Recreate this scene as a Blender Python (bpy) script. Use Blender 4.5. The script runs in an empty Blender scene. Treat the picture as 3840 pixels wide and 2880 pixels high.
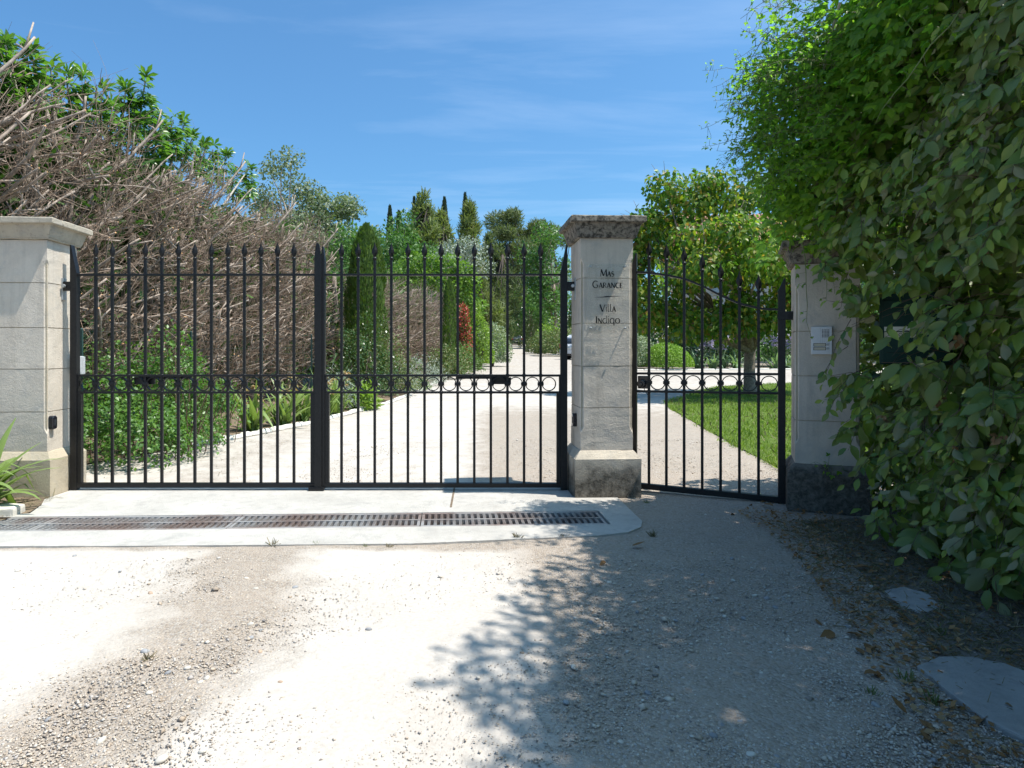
import bpy, math, random
import numpy as np
from mathutils import Vector, Matrix, Euler
from mathutils.geometry import tessellate_polygon

random.seed(7)
RNG = np.random.default_rng(11)
SC = bpy.context.scene
COL = SC.collection
R = math.radians
PI = math.pi

# ------------------------------------------------------------------ camera, sky, sun, exposure
CAM_H = 1.095
FPX, VX, VY, IW, IH = 2491.0, 1800.0, 1310.0, 3840.0, 2880.0
cam_data = bpy.data.cameras.new('camera')
cam = bpy.data.objects.new('camera', cam_data)
COL.objects.link(cam)
cam.location = (0, 0, CAM_H)
cam.rotation_euler = (R(90), 0, 0)
cam_data.sensor_width = 36.0
cam_data.lens = 36.0 * FPX / IW
cam_data.shift_x = (IW / 2 - VX) / IW
cam_data.shift_y = (VY - IH / 2) / IW
cam_data.clip_start = 0.05
cam_data.clip_end = 2000
SC.camera = cam

SUN = Vector((0.459, -0.10, 1.0)).normalized()          # towards the sun
SUN_EL = math.asin(SUN.z)
SUN_ROT = math.atan2(SUN.x, SUN.y)

world = bpy.data.worlds.new('World')
SC.world = world
world.use_nodes = True
wn, wl = world.node_tree.nodes, world.node_tree.links
wn.clear()
w_out = wn.new('ShaderNodeOutputWorld')
w_bg = wn.new('ShaderNodeBackground')
w_bg.inputs['Strength'].default_value = 0.098
w_sky = wn.new('ShaderNodeTexSky')
w_sky.sky_type = 'NISHITA'
w_sky.sun_disc = False
w_sky.sun_elevation = SUN_EL
w_sky.sun_rotation = SUN_ROT
w_sky.altitude = 100
w_sky.air_density = 1.0
w_sky.dust_density = 2.8
w_sky.ozone_density = 2.0
# thin cirrus: noise over the direction projected on a high plane
w_tc = wn.new('ShaderNodeTexCoord')
w_sep = wn.new('ShaderNodeSeparateXYZ')
wl.new(w_tc.outputs['Generated'], w_sep.inputs[0])
w_zc = wn.new('ShaderNodeMath'); w_zc.operation = 'MAXIMUM'; w_zc.inputs[1].default_value = 0.06
wl.new(w_sep.outputs['Z'], w_zc.inputs[0])
w_dx = wn.new('ShaderNodeMath'); w_dx.operation = 'DIVIDE'
w_dy = wn.new('ShaderNodeMath'); w_dy.operation = 'DIVIDE'
wl.new(w_sep.outputs['X'], w_dx.inputs[0]); wl.new(w_zc.outputs[0], w_dx.inputs[1])
wl.new(w_sep.outputs['Y'], w_dy.inputs[0]); wl.new(w_zc.outputs[0], w_dy.inputs[1])
w_cmb = wn.new('ShaderNodeCombineXYZ')
wl.new(w_dx.outputs[0], w_cmb.inputs['X']); wl.new(w_dy.outputs[0], w_cmb.inputs['Y'])
def w_noise(scale, rot, stretch, detail, dist):
    mp = wn.new('ShaderNodeMapping')
    mp.inputs['Rotation'].default_value = (0, 0, rot)
    mp.inputs['Scale'].default_value = stretch
    wl.new(w_cmb.outputs[0], mp.inputs['Vector'])
    n = wn.new('ShaderNodeTexNoise')
    n.inputs['Scale'].default_value = scale
    n.inputs['Detail'].default_value = detail
    n.inputs['Roughness'].default_value = 0.6
    n.inputs['Distortion'].default_value = dist
    wl.new(mp.outputs[0], n.inputs['Vector'])
    return n
n1 = w_noise(0.55, R(-22), (1.0, 3.2, 1), 7, 0.5)
n2 = w_noise(0.22, R(10), (1.0, 1.4, 1), 3, 0.2)
w_m = wn.new('ShaderNodeMath'); w_m.operation = 'MULTIPLY'
wl.new(n1.outputs['Fac'], w_m.inputs[0]); wl.new(n2.outputs['Fac'], w_m.inputs[1])
w_cr = wn.new('ShaderNodeMapRange')
w_cr.inputs['From Min'].default_value = 0.24
w_cr.inputs['From Max'].default_value = 0.50
w_cr.inputs['To Max'].default_value = 0.24
wl.new(w_m.outputs[0], w_cr.inputs['Value'])
w_mix = wn.new('ShaderNodeMix'); w_mix.data_type = 'RGBA'
wl.new(w_cr.outputs[0], w_mix.inputs['Factor'])
w_tint = wn.new('ShaderNodeMix'); w_tint.data_type = 'RGBA'; w_tint.blend_type = 'MULTIPLY'
w_tint.inputs['Factor'].default_value = 1.0
w_tint.inputs[7].default_value = (0.47, 0.82, 1.02, 1)      # clear, dry southern air
wl.new(w_sky.outputs[0], w_tint.inputs[6])
wl.new(w_tint.outputs[2], w_mix.inputs[6])
w_mix.inputs[7].default_value = (5.6, 6.4, 7.6, 1)
wl.new(w_mix.outputs[2], w_bg.inputs['Color'])
wl.new(w_bg.outputs[0], w_out.inputs['Surface'])

sun_data = bpy.data.lights.new('sun', 'SUN')
sun_data.energy = 3.55
sun_data.angle = R(0.53)
sun_data.color = (1.0, 0.955, 0.88)
sun = bpy.data.objects.new('sun', sun_data)
COL.objects.link(sun)
sun.location = (8, -2, 20)
sun.rotation_euler = SUN.to_track_quat('Z', 'Y').to_euler()

vs = SC.view_settings
SC.display_settings.display_device = 'sRGB'
vs.view_transform = 'Standard'
vs.look = 'None'
vs.gamma = 1.0
vs.use_curve_mapping = False
vs.exposure = 1.08
cy = SC.cycles
cy.max_bounces = 8
cy.diffuse_bounces = 4
cy.glossy_bounces = 3
cy.transmission_bounces = 4
cy.transparent_max_bounces = 8
cy.use_denoising = True
cy.sample_clamp_indirect = 6.0

# ------------------------------------------------------------------ helpers
def at(px, py, Y):
    """photo ray -> world point at distance Y"""
    return Vector(((px - VX) / FPX * Y, Y, CAM_H - (py - VY) / FPX * Y))

def gz(x, y):
    """height of the ground"""
    y = np.asarray(y, dtype=float); x = np.asarray(x, dtype=float)
    t = np.maximum(y - 5.0, 0)
    z = -0.022 + 0.0107 * t + 0.000118 * np.minimum(t, 90) ** 2
    z = z + np.clip(y - 97, 0, 70) * 0.10
    z = z + np.clip(-x - 8, 0, 40) * 0.05 * np.clip((y - 12) / 30, 0, 1)
    return z

def G(x, y):
    return float(gz(x, y))

def tag(o, label=None, cat=None, group=None, kind=None):
    if label: o['label'] = label
    if cat: o['category'] = cat
    if group: o['group'] = group
    if kind: o['kind'] = kind
    return o

def empty(name, loc=(0, 0, 0), rot=(0, 0, 0), label=None, cat=None, group=None):
    o = bpy.data.objects.new(name, None)
    COL.objects.link(o)
    o.location = loc; o.rotation_euler = rot
    o.empty_display_size = 0.1
    return tag(o, label, cat, group)

def obj(name, me, parent=None, loc=(0, 0, 0), rot=(0, 0, 0), scale=None):
    o = bpy.data.objects.new(name, me)
    COL.objects.link(o)
    if parent is not None: o.parent = parent
    o.location = loc; o.rotation_euler = rot
    if scale is not None:
        o.scale = scale if hasattr(scale, '__len__') else (scale,) * 3
    return o

def copy_tree(o, parent=None):
    c = o.copy(); COL.objects.link(c)
    c.parent = parent
    for ch in list(o.children):
        copy_tree(ch, c)
    return c

def mesh_np(name, V, F, mats, smooth=False, mi=None):
    """V (n,3), F (m,k) arrays -> mesh"""
    V = np.ascontiguousarray(V, dtype=np.float32); F = np.ascontiguousarray(F, dtype=np.int32)
    me = bpy.data.meshes.new(name)
    m, k = F.shape
    me.vertices.add(len(V)); me.vertices.foreach_set('co', V.ravel())
    me.loops.add(m * k); me.loops.foreach_set('vertex_index', F.ravel())
    me.polygons.add(m)
    me.polygons.foreach_set('loop_start', np.arange(0, m * k, k, dtype=np.int32))
    me.polygons.foreach_set('loop_total', np.full(m, k, dtype=np.int32))
    if smooth: me.polygons.foreach_set('use_smooth', np.ones(m, dtype=bool))
    if mi is not None: me.polygons.foreach_set('material_index', np.asarray(mi, dtype=np.int32))
    for mt in (mats if isinstance(mats, (list, tuple)) else [mats]): me.materials.append(mt)
    me.update(calc_edges=True)
    return me

class MB:
    """collects simple shapes into one mesh"""
    def __init__(s): s.v = []; s.f = []; s.m = []
    def add(s, vs_, fs, mi=0):
        b = len(s.v)
        s.v.extend([tuple(p) for p in vs_])
        s.f.extend([tuple(i + b for i in f) for f in fs]); s.m.extend([mi] * len(fs))
        return s
    def box(s, c, d, rot=None, mi=0):
        x, y, z = d[0] / 2, d[1] / 2, d[2] / 2
        P = [Vector(p) for p in ((-x, -y, -z), (x, -y, -z), (x, y, -z), (-x, y, -z), (-x, -y, z), (x, -y, z), (x, y, z), (-x, y, z))]
        if rot is not None:
            M = Euler(rot).to_matrix(); P = [M @ p for p in P]
        c = Vector(c)
        return s.add([p + c for p in P], [(3, 2, 1, 0), (4, 5, 6, 7), (0, 1, 5, 4), (1, 2, 6, 5), (2, 3, 7, 6), (3, 0, 4, 7)], mi)
    def loft(s, secs, cap=True, mi=0, close=True):
        """secs: list of rings (lists of points, equal length)"""
        n = len(secs[0]); P = [p for r in secs for p in r]; F = []
        for i in range(len(secs) - 1):
            for j in range(n if close else n - 1):
                a, b = i * n + j, i * n + (j + 1) % n
                F.append((a, b, b + n, a + n))
        if cap:
            F.append(tuple(range(n - 1, -1, -1))); F.append(tuple((len(secs) - 1) * n + j for j in range(n)))
        return s.add(P, F, mi)
    def tube(s, pts, rad, sides=6, cap=True, mi=0):
        pts = [Vector(p) for p in pts]; n = len(pts)
        if not hasattr(rad, '__len__'): rad = [rad] * n
        secs = []; u = None
        for i, p in enumerate(pts):
            d = (pts[min(i + 1, n - 1)] - pts[max(i - 1, 0)]).normalized()
            if u is None:
                u = d.orthogonal().normalized()
            u = (u - d * u.dot(d)).normalized(); w = d.cross(u)
            secs.append([p + (u * math.cos(2 * PI * k / sides) + w * math.sin(2 * PI * k / sides)) * rad[i] for k in range(sides)])
        return s.loft(secs, cap, mi)
    def lathe(s, prof, c=(0, 0, 0), sides=12, axis='z', mi=0):
        c = Vector(c); secs = []
        for r, h in prof:
            ring = []
            for k in range(sides):
                a = 2 * PI * k / sides
                p = (r * math.cos(a), r * math.sin(a), h)
                if axis == 'y': p = (p[0], h, p[1])
                if axis == 'x': p = (h, p[0], p[1])
                ring.append(c + Vector(p))
            secs.append(ring)
        return s.loft(secs, True, mi)
    def prism(s, pts2, z0, z1, mi=0):
        return s.loft([[Vector((x, y, z0)) for x, y in pts2], [Vector((x, y, z1)) for x, y in pts2]], True, mi)
    def mesh(s, name, mats, smooth=False, bevel=0.0, auto=None):
        me = bpy.data.meshes.new(name)
        me.from_pydata(s.v, [], s.f)
        for mt in (mats if isinstance(mats, (list, tuple)) else [mats]): me.materials.append(mt)
        me.polygons.foreach_set('material_index', s.m)
        if smooth: me.polygons.foreach_set('use_smooth', [True] * len(s.f))
        import bmesh
        bm = bmesh.new(); bm.from_mesh(me)
        if bevel > 0:
            es = [e for e in bm.edges if len(e.link_faces) == 2 and e.calc_face_angle(0) > 0.5]
            bmesh.ops.bevel(bm, geom=es, offset=bevel, segments=2, profile=0.6, affect='EDGES')
        bmesh.ops.recalc_face_normals(bm, faces=bm.faces)
        bm.to_mesh(me); bm.free()
        me.update()
        return me

# ---- scatter of small shapes
def unit(a):
    return a / np.maximum(np.linalg.norm(a, axis=-1, keepdims=True), 1e-9)

def frames(d, n):
    d = unit(d); x = unit(np.cross(d, n)); z = np.cross(x, d)
    return np.stack([x, d, z], axis=1)          # rows: x, y(along leaf), z(normal)

def scatter(T, F, pos, fr, sc):
    """T (k,3) template, F (q,4); -> V, F"""
    sc = np.asarray(sc)
    if sc.ndim == 1: sc = sc[:, None]
    L = T[None] * sc[:, None, :]
    V = np.einsum('nki,nij->nkj', L, fr) + pos[:, None]
    k = len(T); n = len(pos)
    FF = F[None] + (np.arange(n) * k)[:, None, None]
    return V.reshape(-1, 3), FF.reshape(-1, F.shape[1])

def leaf_rows(ts, ws, curl=0.12, fold=0.25):
    T = []; F = []
    for t, w in zip(ts, ws):
        z = -curl * t * t
        T += [(-w, t, z + fold * w), (0, t, z), (w, t, z + fold * w)]
    for i in range(len(ts) - 1):
        a = i * 3
        F += [(a, a + 1, a + 4, a + 3), (a + 1, a + 2, a + 5, a + 4)]
    return np.array(T, float), np.array(F, int)

LEAF_HI = leaf_rows([-0.14, 0.0, 0.12, 0.3, 0.5, 0.7, 0.87, 1.0], [0.008, 0.02, 0.15, 0.225, 0.25, 0.19, 0.095, 0.004], 0.24, 0.36)
LEAF_HI[0][:, 2] += 0.035 * np.sin(LEAF_HI[0][:, 1] * 11 + 1.0) * np.sign(LEAF_HI[0][:, 0])      # wavy margin
LEAF_HI[0][1::3, 2] -= 0.012
LEAF_MD = (np.array([(0, 0, 0), (-0.27, 0.45, 0.07), (0, 0.5, -0.03), (0.27, 0.45, 0.07), (0, 1, -0.1)], float), np.array([(0, 2, 4, 1), (0, 3, 4, 2)]))
LEAF_RD = (np.array([(0, 0, 0), (-0.36, 0.4, 0.08), (0, 0.5, -0.03), (0.36, 0.4, 0.08), (0, 1, -0.12)], float), np.array([(0, 2, 4, 1), (0, 3, 4, 2)]))
LEAF_LO = (np.array([(0, 0, 0), (0.3, 0.5, 0.05), (0, 1, 0), (-0.3, 0.5, 0.05)], float), np.array([(0, 1, 2, 3)]))
BLADE = (np.array([(-0.06, 0, 0), (0.06, 0, 0), (0.035, 1, 0), (-0.035, 1, 0)], float), np.array([(0, 1, 2, 3)]))
NEEDLE = (np.array([(-0.09, 0, 0), (0.09, 0, 0), (0.05, 1, 0.05), (-0.05, 1, 0.05)], float), np.array([(0, 1, 2, 3)]))
def lobed(lobes):
    """palmate leaf: every lobe is a folded blade from the base; lobes = (angle, length, width)"""
    T = []; F = []
    for a, l, w in lobes:
        c, s_ = math.cos(R(a)), math.sin(R(a)); b = len(T)
        for (x, y, z) in ((0, 0, 0), (-w * 0.55, l * 0.3, 0.02), (-w, l * 0.62, 0.03), (0, l * 0.6, -0.03), (w, l * 0.62, 0.03), (w * 0.55, l * 0.3, 0.02), (0, l, -0.08), (0, l * 0.3, -0.01)):
            T.append((x * c - y * s_, x * s_ + y * c + 0.12, z))
        F += [(b, b + 7, b + 3, b + 1), (b + 1, b + 3, b + 2, b + 2), (b + 2, b + 3, b + 6, b + 6), (b, b + 5, b + 3, b + 7), (b + 5, b + 4, b + 3, b + 3), (b + 3, b + 4, b + 6, b + 6)]
    T = np.array(T, float)
    FF = []
    for f in F:
        FF.append(f if len(set(f)) == 4 else None)
    # triangles only (uniform)
    tri = []
    for f in F:
        u = []
        for i in f:
            if i not in u: u.append(i)
        tri.append(u[:3])
        if len(u) == 4: tri.append([u[0], u[2], u[3]])
    return T, np.array(tri, int)
FIG = lobed([(0, 0.95, 0.15), (48, 0.8, 0.14), (-48, 0.8, 0.14), (100, 0.5, 0.12), (-100, 0.5, 0.12)])
VINE = lobed([(0, 0.85, 0.2), (52, 0.6, 0.2), (-52, 0.6, 0.2)])

def rnd(n, lo=-1.0, hi=1.0, k=3):
    return RNG.uniform(lo, hi, (n, k)) if k else RNG.uniform(lo, hi, n)

def rdir(n):
    return unit(RNG.normal(size=(n, 3)))

def multi_tubes(P, Rr, sides=3):
    """P (n,m,3) polylines, Rr (n,m) radii -> V,F"""
    n, m, _ = P.shape
    d = unit(P[:, -1] - P[:, 0])
    a = rdir(n); u = unit(np.cross(d, a)); w = np.cross(d, u)
    ang = np.arange(sides) * 2 * PI / sides
    ring = np.cos(ang)[None, :, None] * u[:, None] + np.sin(ang)[None, :, None] * w[:, None]
    V = P[:, :, None, :] + Rr[:, :, None, None] * ring[:, None]
    base = (np.arange(n) * m * sides)[:, None, None]
    i = (np.arange(m - 1) * sides)[None, :, None]; j = np.arange(sides)[None, None, :]; j2 = (j + 1) % sides
    F = np.stack([base + i + j, base + i + j2, base + i + sides + j2, base + i + sides + j], axis=-1)
    return V.reshape(-1, 3), F.reshape(-1, 4)

def join(parts):
    V = []; F = []; b = 0
    for v, f in parts:
        V.append(v); F.append(f + b); b += len(v)
    return np.concatenate(V), np.concatenate(F)

# ------------------------------------------------------------------ materials
def new_mat(name):
    m = bpy.data.materials.new(name); m.use_nodes = True
    nt = m.node_tree
    b = nt.nodes.get('Principled BSDF')
    return m, nt, b

def _noise(nt, vec, scale, detail=4, rough=0.55, dist=0.0):
    n = nt.nodes.new('ShaderNodeTexNoise')
    n.inputs['Scale'].default_value = scale; n.inputs['Detail'].default_value = detail
    n.inputs['Roughness'].default_value = rough; n.inputs['Distortion'].default_value = dist
    nt.links.new(vec, n.inputs['Vector'])
    return n.outputs['Fac']

def _range(nt, fac, a, b, c=0.0, d=1.0):
    r = nt.nodes.new('ShaderNodeMapRange')
    for k, v in zip(('From Min', 'From Max', 'To Min', 'To Max'), (a, b, c, d)): r.inputs[k].default_value = v
    nt.links.new(fac, r.inputs['Value'])
    return r.outputs[0]

def _mix(nt, fac, a, b, blend='MIX'):
    m = nt.nodes.new('ShaderNodeMix'); m.data_type = 'RGBA'; m.blend_type = blend
    if isinstance(fac, float): m.inputs['Factor'].default_value = fac
    else: nt.links.new(fac, m.inputs['Factor'])
    for i, c in ((6, a), (7, b)):
        if isinstance(c, tuple): m.inputs[i].default_value = (*c[:3], 1)
        else: nt.links.new(c, m.inputs[i])
    return m.outputs[2]

def _math(nt, op, a, b):
    m = nt.nodes.new('ShaderNodeMath'); m.operation = op
    for i, c in ((0, a), (1, b)):
        if isinstance(c, (int, float)): m.inputs[i].default_value = c
        else: nt.links.new(c, m.inputs[i])
    return m.outputs[0]

def _bump(nt, bsdf, h, strength=0.5, dist=0.01):
    b = nt.nodes.new('ShaderNodeBump')
    b.inputs['Strength'].default_value = strength; b.inputs['Distance'].default_value = dist
    nt.links.new(h, b.inputs['Height']); nt.links.new(b.outputs[0], bsdf.inputs['Normal'])

def _pos(nt):
    return nt.nodes.new('ShaderNodeNewGeometry').outputs['Position']

def _objc(nt):
    return nt.nodes.new('ShaderNodeTexCoord').outputs['Object']

def plain(name, c, rough=0.5, metal=0.0, var=0.15, scale=40, bump=0.0, spec=0.5):
    m, nt, b = new_mat(name)
    p = _pos(nt)
    f = _noise(nt, p, scale, 5)
    dark = tuple(x * (1 - var) for x in c); light = tuple(min(1, x * (1 + var)) for x in c)
    nt.links.new(_mix(nt, _range(nt, f, 0.3, 0.7), dark, light), b.inputs['Base Color'])
    b.inputs['Roughness'].default_value = rough; b.inputs['Metallic'].default_value = metal
    b.inputs['Specular IOR Level'].default_value = spec
    if bump: _bump(nt, b, _noise(nt, p, scale * 2, 6), bump, 0.004)
    return m

def leafmat(name, cols, trans=0.35, rough=0.42, back=None, bright=1.25, spec=0.4, interp='LINEAR'):
    """leaf colours picked per leaf, light shining through"""
    m, nt, b = new_mat(name)
    g = nt.nodes.new('ShaderNodeNewGeometry')
    ramp = nt.nodes.new('ShaderNodeValToRGB')
    ramp.color_ramp.interpolation = interp
    e = ramp.color_ramp.elements
    while len(e) < len(cols): e.new(0.5)
    for i, c in enumerate(cols):
        e[i].position = i / (max(1, len(cols) - 1) if interp == 'LINEAR' else len(cols)); e[i].color = (*c, 1)
    nt.links.new(g.outputs['Random Per Island'], ramp.inputs['Fac'])
    col = ramp.outputs['Color']
    if back is not None:
        col = _mix(nt, g.outputs['Backfacing'], col, back)
    nt.links.new(col, b.inputs['Base Color'])
    b.inputs['Roughness'].default_value = rough
    b.inputs['Specular IOR Level'].default_value = spec
    t = nt.nodes.new('ShaderNodeBsdfTranslucent')
    tc = _mix(nt, 1.0, ramp.outputs['Color'], (1.15 * bright, 1.3 * bright, 0.55 * bright), 'MULTIPLY')
    nt.links.new(tc, t.inputs['Color'])
    mx = nt.nodes.new('ShaderNodeMixShader'); mx.inputs[0].default_value = trans
    nt.links.new(b.outputs[0], mx.inputs[1]); nt.links.new(t.outputs[0], mx.inputs[2])
    nt.links.new(mx.outputs[0], nt.nodes['Material Output'].inputs['Surface'])
    return m

def stone_mat(name, base, dark, lich=None, lich_amt=(0.5, 0.62), zstain=None):
    m, nt, b = new_mat(name)
    p = _pos(nt)
    big = _noise(nt, p, 2.3, 5, 0.6); mid = _noise(nt, p, 9, 6, 0.65); fine = _noise(nt, p, 90, 5, 0.6)
    c = _mix(nt, _range(nt, big, 0.35, 0.7), base, tuple(x * 0.78 for x in base))
    c = _mix(nt, _range(nt, mid, 0.5, 0.78, 0, 0.55), c, dark)
    c = _mix(nt, _range(nt, fine, 0.3, 0.7, 0, 0.16), c, tuple(x * 0.55 for x in base))
    # vertical streaks
    mp = nt.nodes.new('ShaderNodeMapping'); mp.inputs['Scale'].default_value = (14, 14, 1.1)
    nt.links.new(p, mp.inputs['Vector'])
    st = _noise(nt, mp.outputs[0], 1.0, 4, 0.6)
    c = _mix(nt, _range(nt, st, 0.52, 0.78, 0, 0.5), c, tuple(x * 0.52 for x in base))
    grey = _noise(nt, p, 4.2, 7, 0.68, 0.8)
    c = _mix(nt, _range(nt, grey, 0.54, 0.66, 0, 0.42), c, tuple(x * 0.55 for x in (base[0], base[0] * 0.98, base[0] * 0.93)))
    if lich is not None:
        l1 = _noise(nt, p, 26, 8, 0.72, 0.4)
        mask = _range(nt, l1, *lich_amt)
        if zstain:
            s = nt.nodes.new('ShaderNodeSeparateXYZ'); nt.links.new(p, s.inputs[0])
            w = _noise(nt, p, 7, 4)
            zz = _math(nt, 'ADD', s.outputs['Z'], _math(nt, 'MULTIPLY', w, zstain[2]))
            zz = _math(nt, 'ADD', zz, _math(nt, 'MULTIPLY', s.outputs['X'], zstain[3]))
            mask = _math(nt, 'MULTIPLY', _range(nt, l1, 0.25, 0.6, 0.45, 1), _range(nt, zz, zstain[0], zstain[1], 1, 0))
        c = _mix(nt, mask, c, lich)
        l2 = _noise(nt, p, 55, 6, 0.7)
        c = _mix(nt, _math(nt, 'MULTIPLY', _range(nt, l2, 0.58, 0.66, 0, 0.12 if zstain else 0.5), mask), c, (0.36, 0.35, 0.30))
    nt.links.new(c, b.inputs['Base Color'])
    b.inputs['Roughness'].default_value = 0.92
    b.inputs['Specular IOR Level'].default_value = 0.2
    h = _math(nt, 'ADD', _math(nt, 'MULTIPLY', mid, 0.7), _math(nt, 'MULTIPLY', _noise(nt, p, 45, 8, 0.7, 1.2), 0.8))
    _bump(nt, b, h, 0.55, 0.012)
    return m

M = {}
M['stone'] = stone_mat('limestone', (0.66, 0.585, 0.49), (0.47, 0.42, 0.355))
M['stone_cap'] = stone_mat('limestone_cap_lichen', (0.34, 0.30, 0.245), (0.20, 0.175, 0.14), (0.06, 0.055, 0.047), (0.44, 0.58))
M['stone_cap_clean'] = stone_mat('limestone_cap', (0.50, 0.44, 0.35), (0.27, 0.25, 0.21), (0.13, 0.12, 0.10), (0.56, 0.72))
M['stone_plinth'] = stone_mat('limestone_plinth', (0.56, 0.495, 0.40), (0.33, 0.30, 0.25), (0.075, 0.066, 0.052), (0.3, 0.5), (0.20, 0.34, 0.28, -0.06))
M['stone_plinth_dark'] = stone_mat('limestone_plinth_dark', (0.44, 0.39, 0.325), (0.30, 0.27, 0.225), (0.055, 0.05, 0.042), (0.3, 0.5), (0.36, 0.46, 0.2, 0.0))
M['stone_plinth_warm'] = stone_mat('limestone_plinth_warm', (0.50, 0.43, 0.32), (0.36, 0.31, 0.23))
M['iron'] = plain('black_painted_iron', (0.009, 0.009, 0.0098), 0.42, 0.0, 0.4, 60, 0.15, 0.34)
M['zinc'] = plain('galvanised_steel', (0.42, 0.44, 0.45), 0.45, 0.6)
M['black_plastic'] = plain('black_plastic', (0.012, 0.012, 0.016), 0.18)
M['grey_plastic'] = plain('grey_plastic', (0.42, 0.43, 0.44), 0.5)
M['alu'] = plain('brushed_aluminium', (0.66, 0.67, 0.68), 0.45, 0.08, 0.05)
M['dark'] = plain('dark_void', (0.012, 0.012, 0.012), 0.8)
M['letter'] = plain('black_lettering', (0.008, 0.008, 0.009), 0.35)
M['label_white'] = plain('white_label', (0.62, 0.60, 0.55), 0.5, 0, 0.04)
M['label_cream'] = plain('cream_label', (0.55, 0.50, 0.38), 0.5, 0, 0.04)
M['mail_green'] = plain('dark_green_enamel', (0.008, 0.036, 0.028), 0.55, 0, 0.15, 8, 0.0, 0.2)
M['green_post'] = plain('green_fence_paint', (0.02, 0.05, 0.045), 0.5)
M['cable'] = plain('black_cable', (0.01, 0.01, 0.01), 0.5)
M['kerb'] = plain('white_kerb_stone', (0.56, 0.53, 0.47), 0.9, 0, 0.15, 14, 0.5)
M['pebble_grey'] = plain('grey_pebble', (0.26, 0.26, 0.265), 0.75, 0, 0.3, 30, 0.2)
M['pebble_pale'] = plain('pale_pebble', (0.50, 0.46, 0.40), 0.8, 0, 0.2, 30, 0.2)
M['pebble_tan'] = plain('tan_pebble', (0.40, 0.29, 0.21), 0.8, 0, 0.2, 30, 0.2)
M['bark'] = plain('grey_brown_bark', (0.205, 0.165, 0.13), 0.95, 0, 0.45, 24, 0.8)
M['bark_dark'] = plain('dark_bark', (0.085, 0.066, 0.052), 0.95, 0, 0.4, 20, 0.8)
M['bark_pale'] = plain('pale_bark', (0.34, 0.30, 0.25), 0.9, 0, 0.35, 12, 0.6)
M['dead_twig'] = plain('dead_twig', (0.235, 0.17, 0.125), 0.9, 0, 0.5, 7, 0.0)
M['dead_branch'] = plain('dead_branch', (0.33, 0.265, 0.215), 0.95, 0, 0.45, 16, 0.6)
M['cut_wood'] = plain('fresh_cut_wood', (0.55, 0.30, 0.13), 0.8, 0, 0.2, 30)
M['stem_red'] = plain('reddish_stem', (0.11, 0.065, 0.04), 0.6)
M['stem_green'] = plain('green_stem', (0.13, 0.17, 0.05), 0.5)
M['slab'] = stone_mat('concrete_slab', (0.37, 0.355, 0.335), (0.26, 0.25, 0.235))

# acrylic plate
m, nt, b = new_mat('clear_acrylic')
b.inputs['Base Color'].default_value = (0.93, 0.95, 0.95, 1)
b.inputs['Roughness'].default_value = 0.12
tr = nt.nodes.new('ShaderNodeBsdfTransparent'); tr.inputs[0].default_value = (0.95, 0.955, 0.95, 1)
mx = nt.nodes.new('ShaderNodeMixShader'); mx.inputs[0].default_value = 0.955
nt.links.new(b.outputs[0], mx.inputs[1]); nt.links.new(tr.outputs[0], mx.inputs[2])
nt.links.new(mx.outputs[0], nt.nodes['Material Output'].inputs['Surface'])
M['acrylic'] = m

# leaves
M['hedge_leaf'] = leafmat('hedge_leaf', [(0.055, 0.120, 0.026), (0.130, 0.215, 0.040), (0.190, 0.280, 0.046), (0.200, 0.245, 0.080), (0.070, 0.140, 0.034), (0.250, 0.335, 0.056), (0.150, 0.195, 0.066)], 0.30, 0.38, (0.25, 0.25, 0.14), 1.4, 0.34)
M['vine_leaf'] = leafmat('vine_leaf', [(0.075, 0.170, 0.026), (0.125, 0.235, 0.032), (0.180, 0.300, 0.042), (0.100, 0.195, 0.030)], 0.6, 0.42, None, 1.75, 0.3)
M['dead_leaf'] = leafmat('dead_leaf', [(0.22, 0.10, 0.035), (0.30, 0.17, 0.07), (0.16, 0.08, 0.03), (0.34, 0.24, 0.13)], 0.1, 0.8)
M['dry_grass'] = leafmat('dry_grass', [(0.19, 0.15, 0.085), (0.13, 0.105, 0.06), (0.25, 0.20, 0.125), (0.08, 0.095, 0.03), (0.12, 0.10, 0.06)], 0.15, 0.8)
M['fig_leaf'] = leafmat('fig_leaf', [(0.050, 0.125, 0.024), (0.085, 0.185, 0.030), (0.130, 0.245, 0.036)], 0.36, 0.34, None, 1.45, 0.45)
M['conifer'] = leafmat('conifer_spray', [(0.03, 0.09, 0.018), (0.055, 0.135, 0.025), (0.09, 0.17, 0.035)], 0.25, 0.6)
M['bramble'] = leafmat('bramble_leaf', [(0.055, 0.130, 0.028), (0.09, 0.185, 0.036), (0.13, 0.235, 0.045), (0.06, 0.145, 0.035)], 0.35, 0.4)
M['iris'] = leafmat('iris_leaf', [(0.12, 0.19, 0.075), (0.16, 0.235, 0.085), (0.20, 0.28, 0.08), (0.115, 0.19, 0.10)], 0.3, 0.42, None, 1.2)
M['iris_dry'] = leafmat('withered_flower', [(0.42, 0.28, 0.16), (0.52, 0.42, 0.30), (0.36, 0.20, 0.10)], 0.3, 0.8, None, 0.8)
M['iris_far'] = leafmat('iris_far_leaf', [(0.16, 0.24, 0.13), (0.20, 0.30, 0.16), (0.26, 0.34, 0.22)], 0.3, 0.45, None, 1.1)
m_ = leafmat('iris_petal', [(0.45, 0.38, 0.76), (0.58, 0.52, 0.85), (0.36, 0.29, 0.68)], 0.35, 0.6, None, 0.85); M['petal'] = m_
M['rose'] = leafmat('rose_leaf', [(0.03, 0.075, 0.022), (0.045, 0.10, 0.03), (0.075, 0.13, 0.04), (0.12, 0.12, 0.05)], 0.25, 0.35)
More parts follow.
